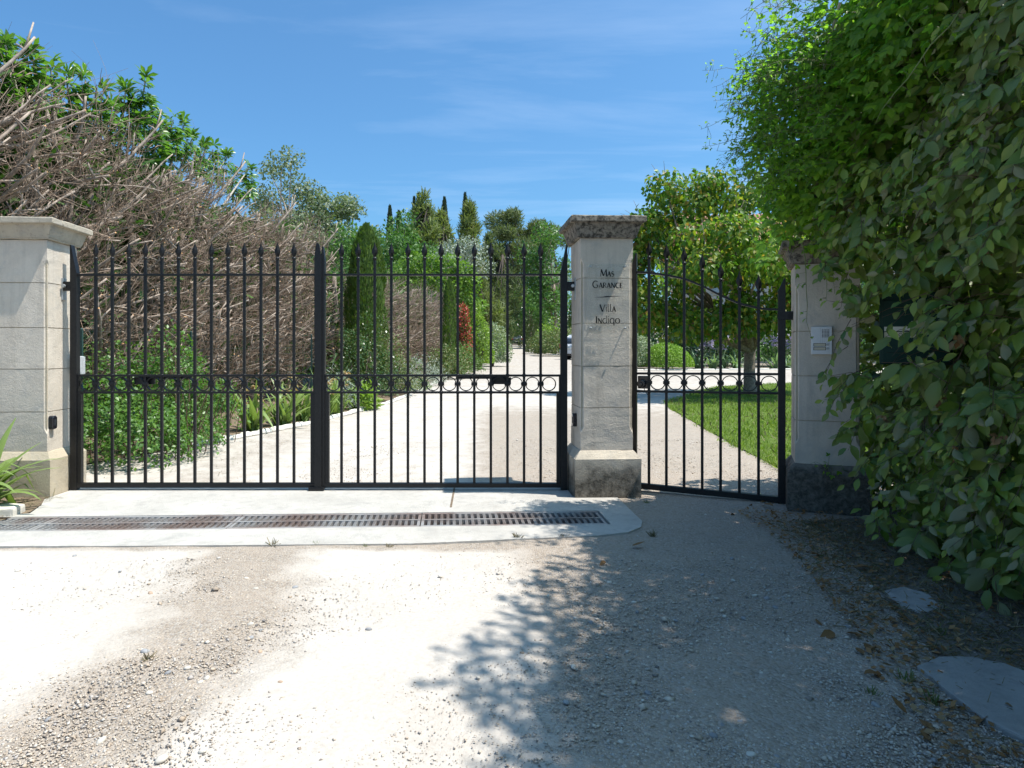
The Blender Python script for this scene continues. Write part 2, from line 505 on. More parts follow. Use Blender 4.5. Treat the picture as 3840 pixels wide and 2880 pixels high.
M['silver'] = leafmat('silver_leaf', [(0.26, 0.30, 0.25), (0.34, 0.38, 0.33), (0.21, 0.26, 0.20)], 0.2, 0.7, None, 0.9)
M['lowgreen'] = leafmat('low_shrub_leaf', [(0.07, 0.14, 0.03), (0.10, 0.18, 0.04), (0.14, 0.20, 0.06)], 0.3, 0.5)
M['yellowgreen'] = leafmat('yellow_green_leaf', [(0.16, 0.26, 0.03), (0.22, 0.32, 0.04), (0.12, 0.22, 0.03)], 0.35, 0.45)
M['photinia'] = leafmat('red_photinia_leaf', [(0.10, 0.16, 0.03), (0.42, 0.05, 0.04), (0.50, 0.08, 0.06), (0.15, 0.19, 0.035), (0.42, 0.06, 0.05)], 0.2, 0.4, None, 0.7, 0.4, 'CONSTANT')
M['variegated'] = leafmat('variegated_leaf', [(0.30, 0.34, 0.22), (0.12, 0.20, 0.09), (0.40, 0.43, 0.30), (0.18, 0.25, 0.12)], 0.25, 0.5, None, 0.9)
M['box'] = leafmat('box_ball_leaf', [(0.13, 0.25, 0.022), (0.18, 0.31, 0.03), (0.23, 0.36, 0.035)], 0.3, 0.45, None, 1.1)
M['cypress'] = leafmat('cypress_spray', [(0.055, 0.11, 0.02), (0.085, 0.15, 0.022), (0.12, 0.19, 0.028)], 0.25, 0.6)
M['cypress_dark'] = leafmat('dark_cypress', [(0.024, 0.045, 0.020), (0.034, 0.060, 0.024), (0.045, 0.075, 0.028)], 0.1, 0.7)
M['pine'] = leafmat('pine_needles', [(0.13, 0.165, 0.045), (0.165, 0.20, 0.055), (0.20, 0.235, 0.075), (0.11, 0.145, 0.045)], 0.3, 0.6)
M['pine_dark'] = leafmat('dark_pine_needles', [(0.095, 0.125, 0.045), (0.12, 0.15, 0.055), (0.145, 0.175, 0.07)], 0.28, 0.6)
M['poplar'] = leafmat('poplar_leaf', [(0.11, 0.155, 0.08), (0.145, 0.19, 0.105), (0.20, 0.24, 0.15), (0.10, 0.14, 0.07)], 0.3, 0.5)
M['willow'] = leafmat('willow_leaf', [(0.13, 0.17, 0.07), (0.16, 0.20, 0.09), (0.19, 0.23, 0.11)], 0.3, 0.5)
M['mulberry'] = leafmat('bright_tree_leaf', [(0.09, 0.18, 0.028), (0.13, 0.23, 0.034), (0.17, 0.27, 0.045)], 0.38, 0.4, None, 1.2)
M['broad'] = leafmat('broadleaf', [(0.055, 0.13, 0.028), (0.075, 0.165, 0.035), (0.10, 0.19, 0.045)], 0.35, 0.45)
M['laurel'] = leafmat('laurel_leaf', [(0.016, 0.05, 0.014), (0.026, 0.07, 0.018), (0.05, 0.10, 0.025)], 0.15, 0.3, None, 1.2, 0.6)
M['scrub'] = leafmat('scrub_leaf', [(0.12, 0.19, 0.05), (0.16, 0.23, 0.07), (0.20, 0.25, 0.10), (0.09, 0.16, 0.045)], 0.3, 0.6)
M['apricot'] = leafmat('apricot_leaf', [(0.045, 0.12, 0.018), (0.07, 0.16, 0.022), (0.11, 0.20, 0.028), (0.06, 0.14, 0.02), (0.13, 0.21, 0.03), (0.20, 0.26, 0.03), (0.26, 0.27, 0.035), (0.27, 0.16, 0.05)], 0.45, 0.42, None, 1.5, 0.3)
M['lawn_grass'] = leafmat('lawn_grass', [(0.13, 0.205, 0.03), (0.18, 0.26, 0.038), (0.24, 0.31, 0.055), (0.11, 0.18, 0.026)], 0.35, 0.6)
M['weed'] = leafmat('weed_leaf', [(0.06, 0.12, 0.03), (0.12, 0.16, 0.05), (0.17, 0.16, 0.07)], 0.25, 0.6)

# ground: pale limestone gravel, "gravel" attribute says how loose/gritty it is
m, nt, b = new_mat('limestone_gravel')
p = _pos(nt)
att = nt.nodes.new('ShaderNodeAttribute'); att.attribute_name = 'gravel'
gA = att.outputs['Fac']
big = _noise(nt, p, 0.9, 5, 0.6); mid = _noise(nt, p, 5.5, 6, 0.62); fin = _noise(nt, p, 60, 4, 0.6)
vor = nt.nodes.new('ShaderNodeTexVoronoi'); vor.inputs['Scale'].default_value = 95
nt.links.new(p, vor.inputs['Vector'])
hsv = nt.nodes.new('ShaderNodeSeparateColor'); nt.links.new(vor.outputs['Color'], hsv.inputs[0])
ramp = nt.nodes.new('ShaderNodeValToRGB')
e = ramp.color_ramp.elements
cl = [(0.0, (0.14, 0.125, 0.11)), (0.25, (0.27, 0.23, 0.185)), (0.5, (0.35, 0.305, 0.255)), (0.75, (0.30, 0.28, 0.26)), (1.0, (0.46, 0.42, 0.37))]
while len(e) < len(cl): e.new(0.5)
for i, (t, c) in enumerate(cl): e[i].position = t; e[i].color = (*c, 1)
nt.links.new(hsv.outputs[0], ramp.inputs['Fac'])
packed = _mix(nt, _range(nt, big, 0.3, 0.7), (0.53, 0.495, 0.45), (0.45, 0.41, 0.365))
packed = _mix(nt, _range(nt, fin, 0.35, 0.75, 0, 0.4), packed, (0.30, 0.26, 0.22))
packed = _mix(nt, _range(nt, _noise(nt, p, 16, 6, 0.7, 0.5), 0.55, 0.75, 0, 0.5), packed, (0.33, 0.285, 0.24))
grit = _mix(nt, _range(nt, mid, 0.35, 0.7, 0.25, 0.7), (0.375, 0.31, 0.25), ramp.outputs[0])
gm = _range(nt, _math(nt, 'ADD', gA, _math(nt, 'MULTIPLY', _math(nt, 'SUBTRACT', mid, 0.5), 1.1)), 0.25, 0.75)
colr = _mix(nt, gm, packed, grit)
nt.links.new(colr, b.inputs['Base Color'])
b.inputs['Roughness'].default_value = 0.95; b.inputs['Specular IOR Level'].default_value = 0.15
hh = _math(nt, 'ADD', _math(nt, 'MULTIPLY', vor.outputs['Distance'], _math(nt, 'MULTIPLY', gm, -1.2)), _math(nt, 'MULTIPLY', _noise(nt, p, 25, 7, 0.7), 1.0))
_bump(nt, b, hh, 0.6, 0.012)
M['gravel'] = m

def soil(name, c1, c2):
    m, nt, b = new_mat(name)
    p = _pos(nt)
    nt.links.new(_mix(nt, _range(nt, _noise(nt, p, 14, 7, 0.7), 0.35, 0.65), c1, c2), b.inputs['Base Color'])
    b.inputs['Roughness'].default_value = 0.95; b.inputs['Specular IOR Level'].default_value = 0.1
    _bump(nt, b, _noise(nt, p, 50, 8, 0.7), 0.9, 0.02)
    return m
M['soil'] = soil('bed_soil', (0.26, 0.20, 0.14), (0.16, 0.12, 0.085))
M['soil_dark'] = soil('humus_soil', (0.17, 0.145, 0.12), (0.27, 0.24, 0.205))
M['turf'] = soil('turf_soil', (0.085, 0.13, 0.025), (0.12, 0.17, 0.04))
M['scrubland'] = soil('scrubland', (0.12, 0.17, 0.05), (0.19, 0.20, 0.09))
M['concrete'] = stone_mat('apron_concrete', (0.49, 0.465, 0.425), (0.35, 0.335, 0.31))
m, nt, b = new_mat('rusty_cast_iron')
p = _pos(nt)
c = _mix(nt, _range(nt, _noise(nt, p, 3, 4), 0.4, 0.62), (0.30, 0.295, 0.29), (0.20, 0.15, 0.13))
c = _mix(nt, _range(nt, _noise(nt, p, 35, 6, 0.7), 0.5, 0.7, 0, 0.6), c, (0.32, 0.30, 0.28))
nt.links.new(c, b.inputs['Base Color']); b.inputs['Roughness'].default_value = 0.6; b.inputs['Metallic'].default_value = 0.25
_bump(nt, b, _noise(nt, p, 120, 4), 0.4, 0.003)
M['cast'] = m
m, nt, b = new_mat('villa_render')
p = _pos(nt)
nt.links.new(_mix(nt, _range(nt, _noise(nt, p, 1.5, 5), 0.3, 0.7), (0.50, 0.42, 0.35), (0.56, 0.48, 0.41)), b.inputs['Base Color'])
b.inputs['Roughness'].default_value = 0.9
M['render'] = m
M['roof_tile'] = plain('terracotta_tile', (0.36, 0.19, 0.12), 0.85, 0, 0.4, 6)
M['shutter'] = plain('grey_shutter', (0.30, 0.34, 0.36), 0.6)
M['window'] = plain('window_glass', (0.03, 0.035, 0.04), 0.08)

def paint(name, c, metal):
    m, nt, b = new_mat(name)
    b.inputs['Base Color'].default_value = (*c, 1); b.inputs['Metallic'].default_value = metal
    b.inputs['Roughness'].default_value = 0.3; b.inputs['Coat Weight'].default_value = 0.6
    return m
M['silver_paint'] = paint('silver_car_paint', (0.52, 0.54, 0.57), 0.1)
M['black_paint'] = paint('black_car_paint', (0.055, 0.06, 0.075), 0.3)
M['red_light'] = paint('red_tail_light', (0.30, 0.012, 0.012), 0.0)
M['tyre'] = plain('tyre_rubber', (0.02, 0.02, 0.02), 0.8)
# ------------------------------------------------------------------ ground
def sstep(a, b, x):
    t = np.clip((x - a) / (b - a), 0, 1); return t * t * (3 - 2 * t)

def axis(lo, hi, step, far, grow):
    a = list(np.arange(lo, hi + 1e-6, step)); s = step
    while a[-1] < far[1]: s *= grow; a.append(a[-1] + s)
    s = step
    while a[0] > far[0]: s *= grow; a.insert(0, a[0] - s)
    return np.array(a)

# drain axis (slightly turned against the gate)
DR_A = np.array([-3.99, 4.185]); DR_ANG = R(2.55)
DU = np.array([math.cos(DR_ANG), math.sin(DR_ANG)]); DV = np.array([-DU[1], DU[0]])
DR_LEN = 4 * 1.2 + 0.02
GL = 1.2
def drain_pt(u, v): return DR_A + DU * u + DV * v

def make_ground():
    xs = axis(-4.2, 4.2, 0.05, (-260, 260), 1.09)
    ys = axis(0.4, 9.0, 0.05, (-60, 330), 1.06)
    X, Y = np.meshgrid(xs, ys)
    Z = gz(X, Y)
    rr = np.random.default_rng(3)
    def lump(s, a, n=26):
        z = np.zeros_like(X)
        for _ in range(n):
            k = rr.uniform(-1, 1, 2) * s; z += np.sin(k[0] * X + k[1] * Y + rr.uniform(0, 6.28))
        return z * a / math.sqrt(n)
    near = np.exp(-(np.maximum(np.abs(X) - 5, 0)) / 3) * np.exp(-np.maximum(Y - 10, 0) / 6)
    Z = Z + near * (lump(6, 0.004) + lump(24, 0.0022))
    # the gravel lies a little lower next to the apron
    Z = Z - 0.005 * (sstep(3.4, 3.8, Y) * (1 - sstep(5.4, 5.7, Y)))
    gr = np.maximum(np.exp(-((X + 1.15 - 0.1 * np.sin(Y * 3)) / 0.36) ** 2) * 0.95, sstep(0.0, 0.45, X))
    gr = np.where(Y > 5.2, np.maximum(sstep(-0.5, 0.3, X) * (1 - sstep(9, 15, Y)) * 0.9, np.maximum(0.5 * np.exp(-((X + 2.4) / 0.7) ** 2), 0.30 + 0.25 * sstep(12, 24, Y))), gr)
    gr = np.maximum(gr, sstep(3.62, 3.76, Y) * (1 - sstep(3.85, 4.0, Y)) * 0.8)
    gr = np.maximum(gr, sstep(-2.9, -3.1, X) * (Y < 5.2) * 0.6)
    ny, nx = X.shape
    V = np.stack([X, Y, Z], -1).reshape(-1, 3)
    idx = np.arange(ny * nx).reshape(ny, nx)
    F = np.stack([idx[:-1, :-1], idx[:-1, 1:], idx[1:, 1:], idx[1:, :-1]], -1).reshape(-1, 4)
    C = V[F].mean(1)
    rel = C[:, :2] - DR_A
    u = rel @ DU; v = rel @ DV
    keep = ~((u > -0.12) & (u < DR_LEN + 0.12) & (np.abs(v) < 0.235))
    me = mesh_np('ground', V, F[keep], M['gravel'], True)
    a = me.attributes.new('gravel', 'FLOAT', 'POINT')
    a.data.foreach_set('value', gr.reshape(-1).astype(np.float32))
    tag(obj('ground', me), kind='structure')
make_ground()

def sheet(name, poly, mat, dz, step=0.25, label=None):
    """a flat piece of ground cover following the terrain"""
    poly = [Vector((x, y, 0)) for x, y in poly]
    pts = []
    for i, a in enumerate(poly):
        b_ = poly[(i + 1) % len(poly)]; n = max(1, int((b_ - a).length / step))
        pts += [a.lerp(b_, k / n) for k in range(n)]
    from mathutils.geometry import delaunay_2d_cdt
    lo = [min(p[i] for p in pts) for i in (0, 1)]; hi = [max(p[i] for p in pts) for i in (0, 1)]
    inner = []
    st = max(step, 0.3)
    for x in np.arange(lo[0], hi[0], st):
        for y in np.arange(lo[1], hi[1], st):
            inner.append(Vector((x + random.uniform(-.05, .05), y + random.uniform(-.05, .05))))
    n = len(pts)
    v2, e2, f2, *_ = delaunay_2d_cdt([Vector((p.x, p.y)) for p in pts] + inner, [(i, (i + 1) % n) for i in range(n)], [list(range(n))], 1, 1e-4)
    me = bpy.data.meshes.new(name)
    me.from_pydata([(p.x, p.y, G(p.x, p.y) + dz) for p in v2], [], [tuple(f) for f in f2])
    me.materials.append(mat)
    me.polygons.foreach_set('use_smooth', [True] * len(me.polygons))
    return tag(obj(name, me), kind='structure')

KERB = [(-3.75, 6.35), (-3.29, 7.3), (-2.44, 9.4), (-1.73, 12.6), (-1.42, 16), (-1.21, 20), (-0.72, 28), (0.2, 38), (0.95, 48), (2.99, 78), (3.6, 92)]
BED = KERB + [(-8, 92), (-8, 40), (-7, 20), (-6.5, 5.9), (-4.2, 5.9)]
sheet('planting_bed', BED, M['soil'], 0.012, 0.35)
LAWN = [(2.74, 5.6), (2.78, 6.13), (2.83, 7.05), (3.05, 9.05), (3.22, 10.6), (3.33, 11.7), (3.62, 12.9), (4.24, 13.9), (5.2, 15.8), (6.2, 17.2), (8.6, 18.4), (13, 19), (13, 5.6)]
sheet('lawn', LAWN, M['turf'], 0.016, 0.3)
RBED = [(5.6, 26.2), (7.6, 26.4), (11.2, 26.8), (17, 27), (24, 27), (24, 40), (6.6, 40)]
sheet('planting_bed', RBED, M['soil_dark'], 0.014, 0.8)
sheet('hedge_verge', [(2.0, -2.5), (1.45, 0.5), (1.55, 1.5), (1.62, 2.3), (1.85, 3.1), (2.05, 3.9), (2.1, 4.3), (3.6, 4.6), (3.6, -2.5)], M['soil_dark'], 0.006, 0.2)
sheet('gate_verge', [(-4.6, 3.6), (-3.35, 3.9), (-3.12, 4.3), (-3.08, 4.55), (-3.2, 4.92), (-3.3, 5.1), (-4.6, 5.1)], M['soil'], 0.004, 0.2)

# ------------------------------------------------------------------ apron with the drain channel
def make_apron():
    zt = -0.016
    outer = [(-3.75, 3.74), (-2.0, 3.755), (-0.4, 3.80), (0.70, 3.965), (0.90, 4.04), (1.01, 4.16), (1.05, 4.30), (1.045, 4.45), (1.03, 5.02), (0.70, 5.02), (0.69, 5.42), (-3.23, 5.42), (-3.23, 4.93), (-3.12, 4.72), (-3.05, 4.50), (-3.3, 4.46), (-4.4, 4.42), (-4.4, 3.74)]
    outer = outer[:-1] + [(-4.4, 3.74)]
    hole = [tuple(drain_pt(u, v)) for u, v in ((0, -0.18), (DR_LEN, -0.18), (DR_LEN, 0.18), (0, 0.18))]
    # left of the frame the slab goes on, so the drain stays inside
    outer[0] = (-3.75, 3.742)
    o3 = [Vector((x, y, zt)) for x, y in outer]; h3 = [Vector((x, y, zt)) for x, y in hole]
    tris = tessellate_polygon([o3, h3])
    b = MB()
    allp = o3 + h3
    b.add(allp, [tuple(t) for t in tris])
    for ring, zb in ((o3, -0.16), (h3, -0.30)):
        n = len(ring)
        P = ring + [Vector((p.x, p.y, zb)) for p in ring]
        b.add(P, [(i, (i + 1) % n, n + (i + 1) % n, n + i) for i in range(n)])
    b.add([Vector((p.x, p.y, -0.30)) for p in h3], [(0, 1, 2, 3)])
    me = b.mesh('concrete_apron', M['concrete'])
    tag(obj('concrete_apron', me), kind='structure')
make_apron()
tag(obj('apron_joint', MB().box((-0.205, 5.02, -0.018), (0.014, 0.70, 0.009)).mesh('apron_joint', M['soil'])), kind='structure')

# grates: one casting each, two rows of slots
def grate_mesh():
    b = MB(); L = GL - 0.008; t = 0.03
    for v, w in ((-0.159, 0.034), (0, 0.022), (0.159, 0.034)):
        b.box((L / 2, v, -t / 2), (L, w, t))
    n = 29; pitch = (L - 0.018) / n
    for side in (-1, 1):
        c = side * (0.011 + 0.142) / 2; ln = 0.142 - 0.011 - 0.0005
        for i in range(n + 1):
            b.box((0.009 + i * pitch, c, -t / 2 - 0.002), (0.018 if 0 < i < n else 0.0178, ln, t - 0.002))
            if 0 < i < n:
                for k in range(4):
                    b.box((0.009 + i * pitch, side * (0.03 + k * 0.029), -0.0003), (0.015, 0.007, 0.002))
    for k, (u, v) in enumerate(((0.12, -0.159), (0.45, -0.159), (0.8, -0.159), (0.2, 0.159), (0.62, 0.159), (1.0, 0.159))):
        b.box((u, v, 0.0004), (0.06, 0.014, 0.0016))
    return b.mesh('drain_grate', M['cast'])
gm_ = grate_mesh()
GLAB = ['rusty cast iron drain grate at the left end of the channel', 'grey cast iron drain grate below the middle of the left gate leaf',
        'cast iron drain grate under the meeting stiles with a brown rusty end', 'clean grey cast iron drain grate nearest the central stone pillar']
for i in range(4):
    q = drain_pt(0.012 + i * GL, 0)
    o = obj('drain_grate', gm_, None, (q[0], q[1], -0.018), (0, 0, DR_ANG))
    tag(o, GLAB[i], 'drain grate', 'grates of the drain channel')

# ------------------------------------------------------------------ stone pillars
def pillar_shaft_mesh(z0, z1, half, ch0, ch1, czone, mat):
    """block with chamfered corners; chamfer runs out in a stop inside czone"""
    ca, cb = czone
    zs = [z0, z1]
    for e_, s in ((ca, 1), (cb, -1)):
        for k in range(6):
            z = e_ + s * 0.055 * k / 5
            if z0 + 0.002 < z < z1 - 0.002: zs.append(z)
    zs = sorted(set(zs))
    def ch(z):
        a = min((z - ca) / 0.055, (cb - z) / 0.055)
        a = max(0.0, min(1.0, a))
        return 0.0008 + ch0 * math.sin(a * PI / 2)
    secs = []
    for z in zs:
        c = ch(z); h = half
        secs.append([Vector(p + (z,)) for p in ((-h + c, -h), (h - c, -h), (h, -h + c), (h, h - c), (h - c, h), (-h + c, h), (-h, h - c), (-h, -h + c))])
    return MB().loft(secs).mesh('stone_block', mat, bevel=0)

def cap_mesh(mat, half=0.285, z=(1.937, 1.952, 2.046, 2.095)):
    prof = [(0.212, z[0]), (0.222, z[0] + 0.004), (0.222, z[1])]
    for k in range(7):
        t = k / 6
        prof.append((0.226 + (half - 0.03 - 0.226) * (t ** 1.6 * 0.55 + 0.45 * math.sin(t * PI / 2)), z[1] + (z[2] - z[1]) * t))
    prof += [(half - 0.004, z[2] + 0.002), (half, z[2] + 0.008), (half, z[3] - 0.006), (half - 0.006, z[3])]
    secs = [[Vector((sx * h, sy * h, zz)) for sx, sy in ((-1, -1), (1, -1), (1, 1), (-1, 1))] for h, zz in prof]
    return MB().loft(secs).mesh('cap', mat)

def roughen(me, amp, scale, seed=0, cuts=4):
    import bmesh
    from mathutils import noise
    bm = bmesh.new(); bm.from_mesh(me)
    bmesh.ops.subdivide_edges(bm, edges=[e for e in bm.edges if e.calc_length() > 0.06], cuts=cuts, use_grid_fill=True)
    off = Vector((seed * 3.1, seed * 1.7, 0))
    bm.normal_update()
    for v in bm.verts:
        v.co += v.normal * (noise.noise(v.co * scale + off) * amp + noise.noise(v.co * scale * 3 + off) * amp * 0.5)
    bm.to_mesh(me); bm.free()
    return me

def plinth_mesh(mat, half=0.25, top=(0.275, 0.33), inner=0.203, zb=-0.12):
    prof = [(half, zb), (half, top[0] - 0.004), (half - 0.004, top[0]), (inner + 0.006, top[1] - 0.004), (inner, top[1])]
    secs = [[Vector((sx * h, sy * h, zz)) for sx, sy in ((-1, -1), (1, -1), (1, 1), (-1, 1))] for h, zz in prof]
    return MB().loft(secs).mesh('plinth', mat)

def pillar(loc, rot, label, joints, capmat, plinthmat, mat, dz=0.0, seed=0):
    t = empty('gate_pillar', loc, rot, label, 'pillar', 'stone pillars of the gateway')
    obj('plinth', roughen(plinth_mesh(plinthmat), 0.004, 9, seed), t)
    lo, hi = joints[0] + 0.13, joints[-1] - 0.15
    for k in range(len(joints) - 1):
        me = pillar_shaft_mesh(joints[k] + (0.003 if k else 0.0), joints[k + 1] - 0.003, 0.2 - 0.0006 * (k % 2), 0.024, 0.024, (lo, hi), mat)
        obj('stone_block', roughen(me, 0.0022, 13, seed * 7 + k, 3), t)
    # mortar core, seen only in the joints
    obj('mortar', MB().box((0, 0, (joints[0] + joints[-1]) / 2), (0.386, 0.386, joints[-1] - joints[0])).mesh('mortar', M['stone_plinth_warm']), t)
    zt = joints[-1]
    obj('cap', roughen(cap_mesh(capmat, 0.285, (zt, zt + 0.015, zt + 0.109, zt + 0.158)), 0.005, 11, seed + 5), t)
    return t
P_MID = (0.951, 5.23, 0.0); P_LEFT = (-3.492, 5.23, -0.01)
pillar(P_MID, (0, 0, DR_ANG), 'pale stone gate pillar carrying the name plate, dark lichen on its cap', [0.33, 0.653, 0.968, 1.293, 1.634, 1.937], M['stone_cap'], M['stone_plinth'], M['stone'], seed=1)
pillar(P_LEFT, (0, 0, DR_ANG), 'pale stone gate pillar with a clean cap beside the bare hedge', [0.33, 0.63, 0.955, 1.27, 1.61, 1.937], M['stone_cap_clean'], M['stone_plinth_warm'], M['stone'], seed=2)
GU = np.array([0.93, -0.367]); GU = GU / np.linalg.norm(GU); GA = math.atan2(GU[1], GU[0])
PED0 = np.array([1.218, 5.25])
PED_L = 1.063
pc = PED0 + GU * (PED_L + 0.275)
P_RIGHT = (float(pc[0]), float(pc[1]), -0.03)
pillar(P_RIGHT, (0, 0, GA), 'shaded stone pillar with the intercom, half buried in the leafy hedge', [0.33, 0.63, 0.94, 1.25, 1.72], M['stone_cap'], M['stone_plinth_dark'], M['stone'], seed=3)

# ------------------------------------------------------------------ gates
def spear_mesh():
    secs = []
    for z, w in ((0.0, 0.008), (0.008, 0.012), (0.03, 0.0215), (0.042, 0.023), (0.055, 0.0215), (0.085, 0.010), (0.118, 0.001)):
        d = min(0.011, w * 0.55)
        secs.append([Vector((-w, 0, z)), Vector((0, -d, z)), Vector((w, 0, z)), Vector((0, d, z))])
    return MB().loft(secs).mesh('spearhead', M['iron'])
def ball_mesh():
    prof = [(0.006, -0.016), (0.012, -0.012), (0.0155, -0.004), (0.0155, 0.004), (0.011, 0.011), (0.007, 0.014)]
    return MB().lathe(prof, sides=14).mesh('ball', M['iron'], smooth=True)
SPEAR, BALL = spear_mesh(), ball_mesh()
COLLAR = MB().box((0, 0, 0), (0.048, 0.03, 0.025)).box((0, -0.0155, 0), (0.040, 0.003, 0.015)).mesh('collar', M['iron'], bevel=0.002)
NUT = MB().lathe([(0.013, -0.012), (0.0175, -0.006), (0.0175, 0.006), (0.013, 0.012)], sides=12).mesh('knuckle', M['iron'], smooth=True)
def ring_mesh(ro, ri, dep):
    b = MB(); n = 32; secs = []
    for k in range(n + 1):
        a = 2 * PI * k / n
        c, s = math.cos(a), math.sin(a)
        secs.append([Vector((ro * c, -dep / 2, ro * s)), Vector((ro * c, dep / 2, ro * s)), Vector((ri * c, dep / 2, ri * s)), Vector((ri * c, -dep / 2, ri * s))])
    return b.loft(secs, cap=False).mesh('ring', M['iron'])
RING = ring_mesh(0.0562, 0.0492, 0.022)
def bar_mesh(h, w=0.020):
    return MB().box((0, 0, h / 2), (w, w, h)).mesh('bar', M['iron'], bevel=0.0015)

def post_mesh(w, d, z0, ztop, zsh, side):
    """stile ending in a point; side -1/+1: the slanted edge is right / left, 0 symmetric"""
    h = w / 2
    if side == 0:
        pts = [(-h, z0), (h, z0), (h, zsh), (h * 0.35, ztop - 0.012), (0.004, ztop), (-0.004, ztop), (-h * 0.35, ztop - 0.012), (-h, zsh)]
    elif side < 0:
        pts = [(-h, z0), (h, z0), (h, zsh), (-h + 0.008, ztop), (-h, ztop)]
    else:
        pts = [(-h, z0), (h, z0), (h, ztop), (h - 0.008, ztop), (-h, zsh)]
    secs = [[Vector((x, y, z)) for x, z in pts] for y in (-d / 2, d / 2)]
    return MB().loft(secs).mesh('stile', M['iron'], bevel=0.0018)

ZR_T, ZB_U, ZB_L, ZBOT0, ZBOT1 = 1.683, 0.888, 0.755, 0.006, 0.040
def bar_with_tip(t, x, z0, zball, bw=0.020, me=None):
    me = me or bar_mesh(zball - z0, bw)
    br = obj('bar', me, t, (x, 0, z0))
    obj('ball', BALL, br, (0, 0, zball - z0 + 0.006))
    obj('spearhead', SPEAR, br, (0, 0, zball - z0 + 0.018))
    return br

def gate_leaf(x0, x1, bars, hinge_left, label):
    t = empty('gate_leaf', (0, 5.25, 0), (0, 0, 0), label, 'gate', 'leaves of the driveway gate')
    # stiles
    if hinge_left:
        obj('stile', post_mesh(0.052, 0.05, -0.012, 1.917, 1.70, -1), t, (x0 + 0.026, 0, 0))
        obj('stile', post_mesh(0.042, 0.05, -0.004, 1.932, 1.82, 0), t, (x1 - 0.021, 0, 0))
        obj('cover_strip', post_mesh(0.056, 0.012, 0.0, 1.928, 1.81, 0), t, (x1 - 0.010, -0.0315, 0))
    else:
        obj('stile', post_mesh(0.052, 0.05, -0.012, 1.917, 1.70, 1), t, (x1 - 0.026, 0, 0))
        obj('stile', post_mesh(0.034, 0.05, -0.004, 1.905, 1.80, 0), t, (x0 + 0.017, 0, 0))
    xi0, xi1 = (x0 + 0.052, x1 - 0.042) if hinge_left else (x0 + 0.034, x1 - 0.052)
    def rail(name, za, zb, d, xa=xi0, xb=xi1):
        obj(name, MB().box(((xa + xb) / 2, 0, (za + zb) / 2), (xb - xa, d, zb - za)).mesh(name, M['iron'], bevel=0.0015), t)
    rail('top_rail', ZR_T - 0.008, ZR_T + 0.008, 0.034)
    rail('band_rail', ZB_U - 0.0085, ZB_U + 0.0085, 0.034)
    rail('band_rail', ZB_L - 0.0085, ZB_L + 0.0085, 0.034)
    rail('bottom_rail', ZBOT0, ZBOT1, 0.045)
    # short inner stile below the band, both ends, and end plates of the band
    for xe, s in ((xi0, 1), (xi1, -1)):
        obj('inner_stile', MB().box((xe + s * 0.0165, 0, (ZBOT1 + ZB_L - 0.0085) / 2), (0.031, 0.036, ZB_L - 0.0085 - ZBOT1 - 0.001)).mesh('inner_stile', M['iron'], bevel=0.0015), t)
        obj('end_plate', MB().box((xe + s * 0.0065, 0, (ZB_U + ZB_L) / 2), (0.011, 0.032, ZB_U - ZB_L - 0.018)).mesh('end_plate', M['iron']), t)
    bm_ = bar_mesh(1.806 - ZBOT1)
    for x in bars:
        bar_with_tip(t, x, ZBOT1, 1.806, me=bm_)
        obj('collar', COLLAR, t, (x, 0, (ZB_U + ZB_L) / 2))
        for zz in (ZB_U, ZB_L): obj('knuckle', NUT, t, (x, 0, zz))
    mids = [(a + b) / 2 for a, b in zip(bars[:-1], bars[1:])]
    mids = [bars[0] - 0.0655] + mids + [bars[-1] + 0.0655]
    for x in mids: obj('ring', RING, t, (x, 0, (ZB_U + ZB_L) / 2))
    # hinge: strap from the stile to a plate on the pillar
    hx = x0 if hinge_left else x1
    s = -1 if hinge_left else 1
    h = MB().box((hx + s * 0.028, 0.0, 1.593), (0.054, 0.046, 0.072))
    obj('hinge_strap', h.mesh('hinge_strap', M['iron'], bevel=0.002), t)
    h = MB().box((hx + s * 0.0615, 0.0, 1.57), (0.009, 0.06, 0.17)).lathe([(0.014, -0.05), (0.014, -0.03)], (hx + s * 0.04, 0, 1.593), 10, 'y')
    obj('hinge_plate', h.mesh('hinge_plate', M['zinc'], bevel=0.002), t)
    # bracket of the gate opener behind the band
    bx = bars[3] - 0.02 if hinge_left else bars[-3] - 0.05
    br = MB().box((bx, 0.035, 0.845), (0.16, 0.02, 0.055)).box((bx - s * 0.15, 0.06, 0.872), (0.42, 0.03, 0.026))
    obj('opener_bracket', br.mesh('opener_bracket', M['iron'], bevel=0.003), t)
    return t
BARS_L = [-3.036 + 0.1305 * i for i in range(13)]
BARS_R = [-1.094 + 0.1311 * i for i in range(13)]
gl_ = gate_leaf(-3.227, -1.262, BARS_L, True, 'black iron gate leaf with spear tips in front of the bare hedge')
gr_ = gate_leaf(-1.256, 0.688, BARS_R, False, 'black iron gate leaf with spear tips in front of the open drive')
obj('foot_plate', MB().box((-1.285, -0.035, -0.004), (0.12, 0.03, 0.026)).prism([(-1.345, -0.05), (-1.225, -0.05), (-1.225, -0.02), (-1.345, -0.02)], 0.0085, 0.0125).mesh('foot_plate', M['iron'], bevel=0.003), gl_)

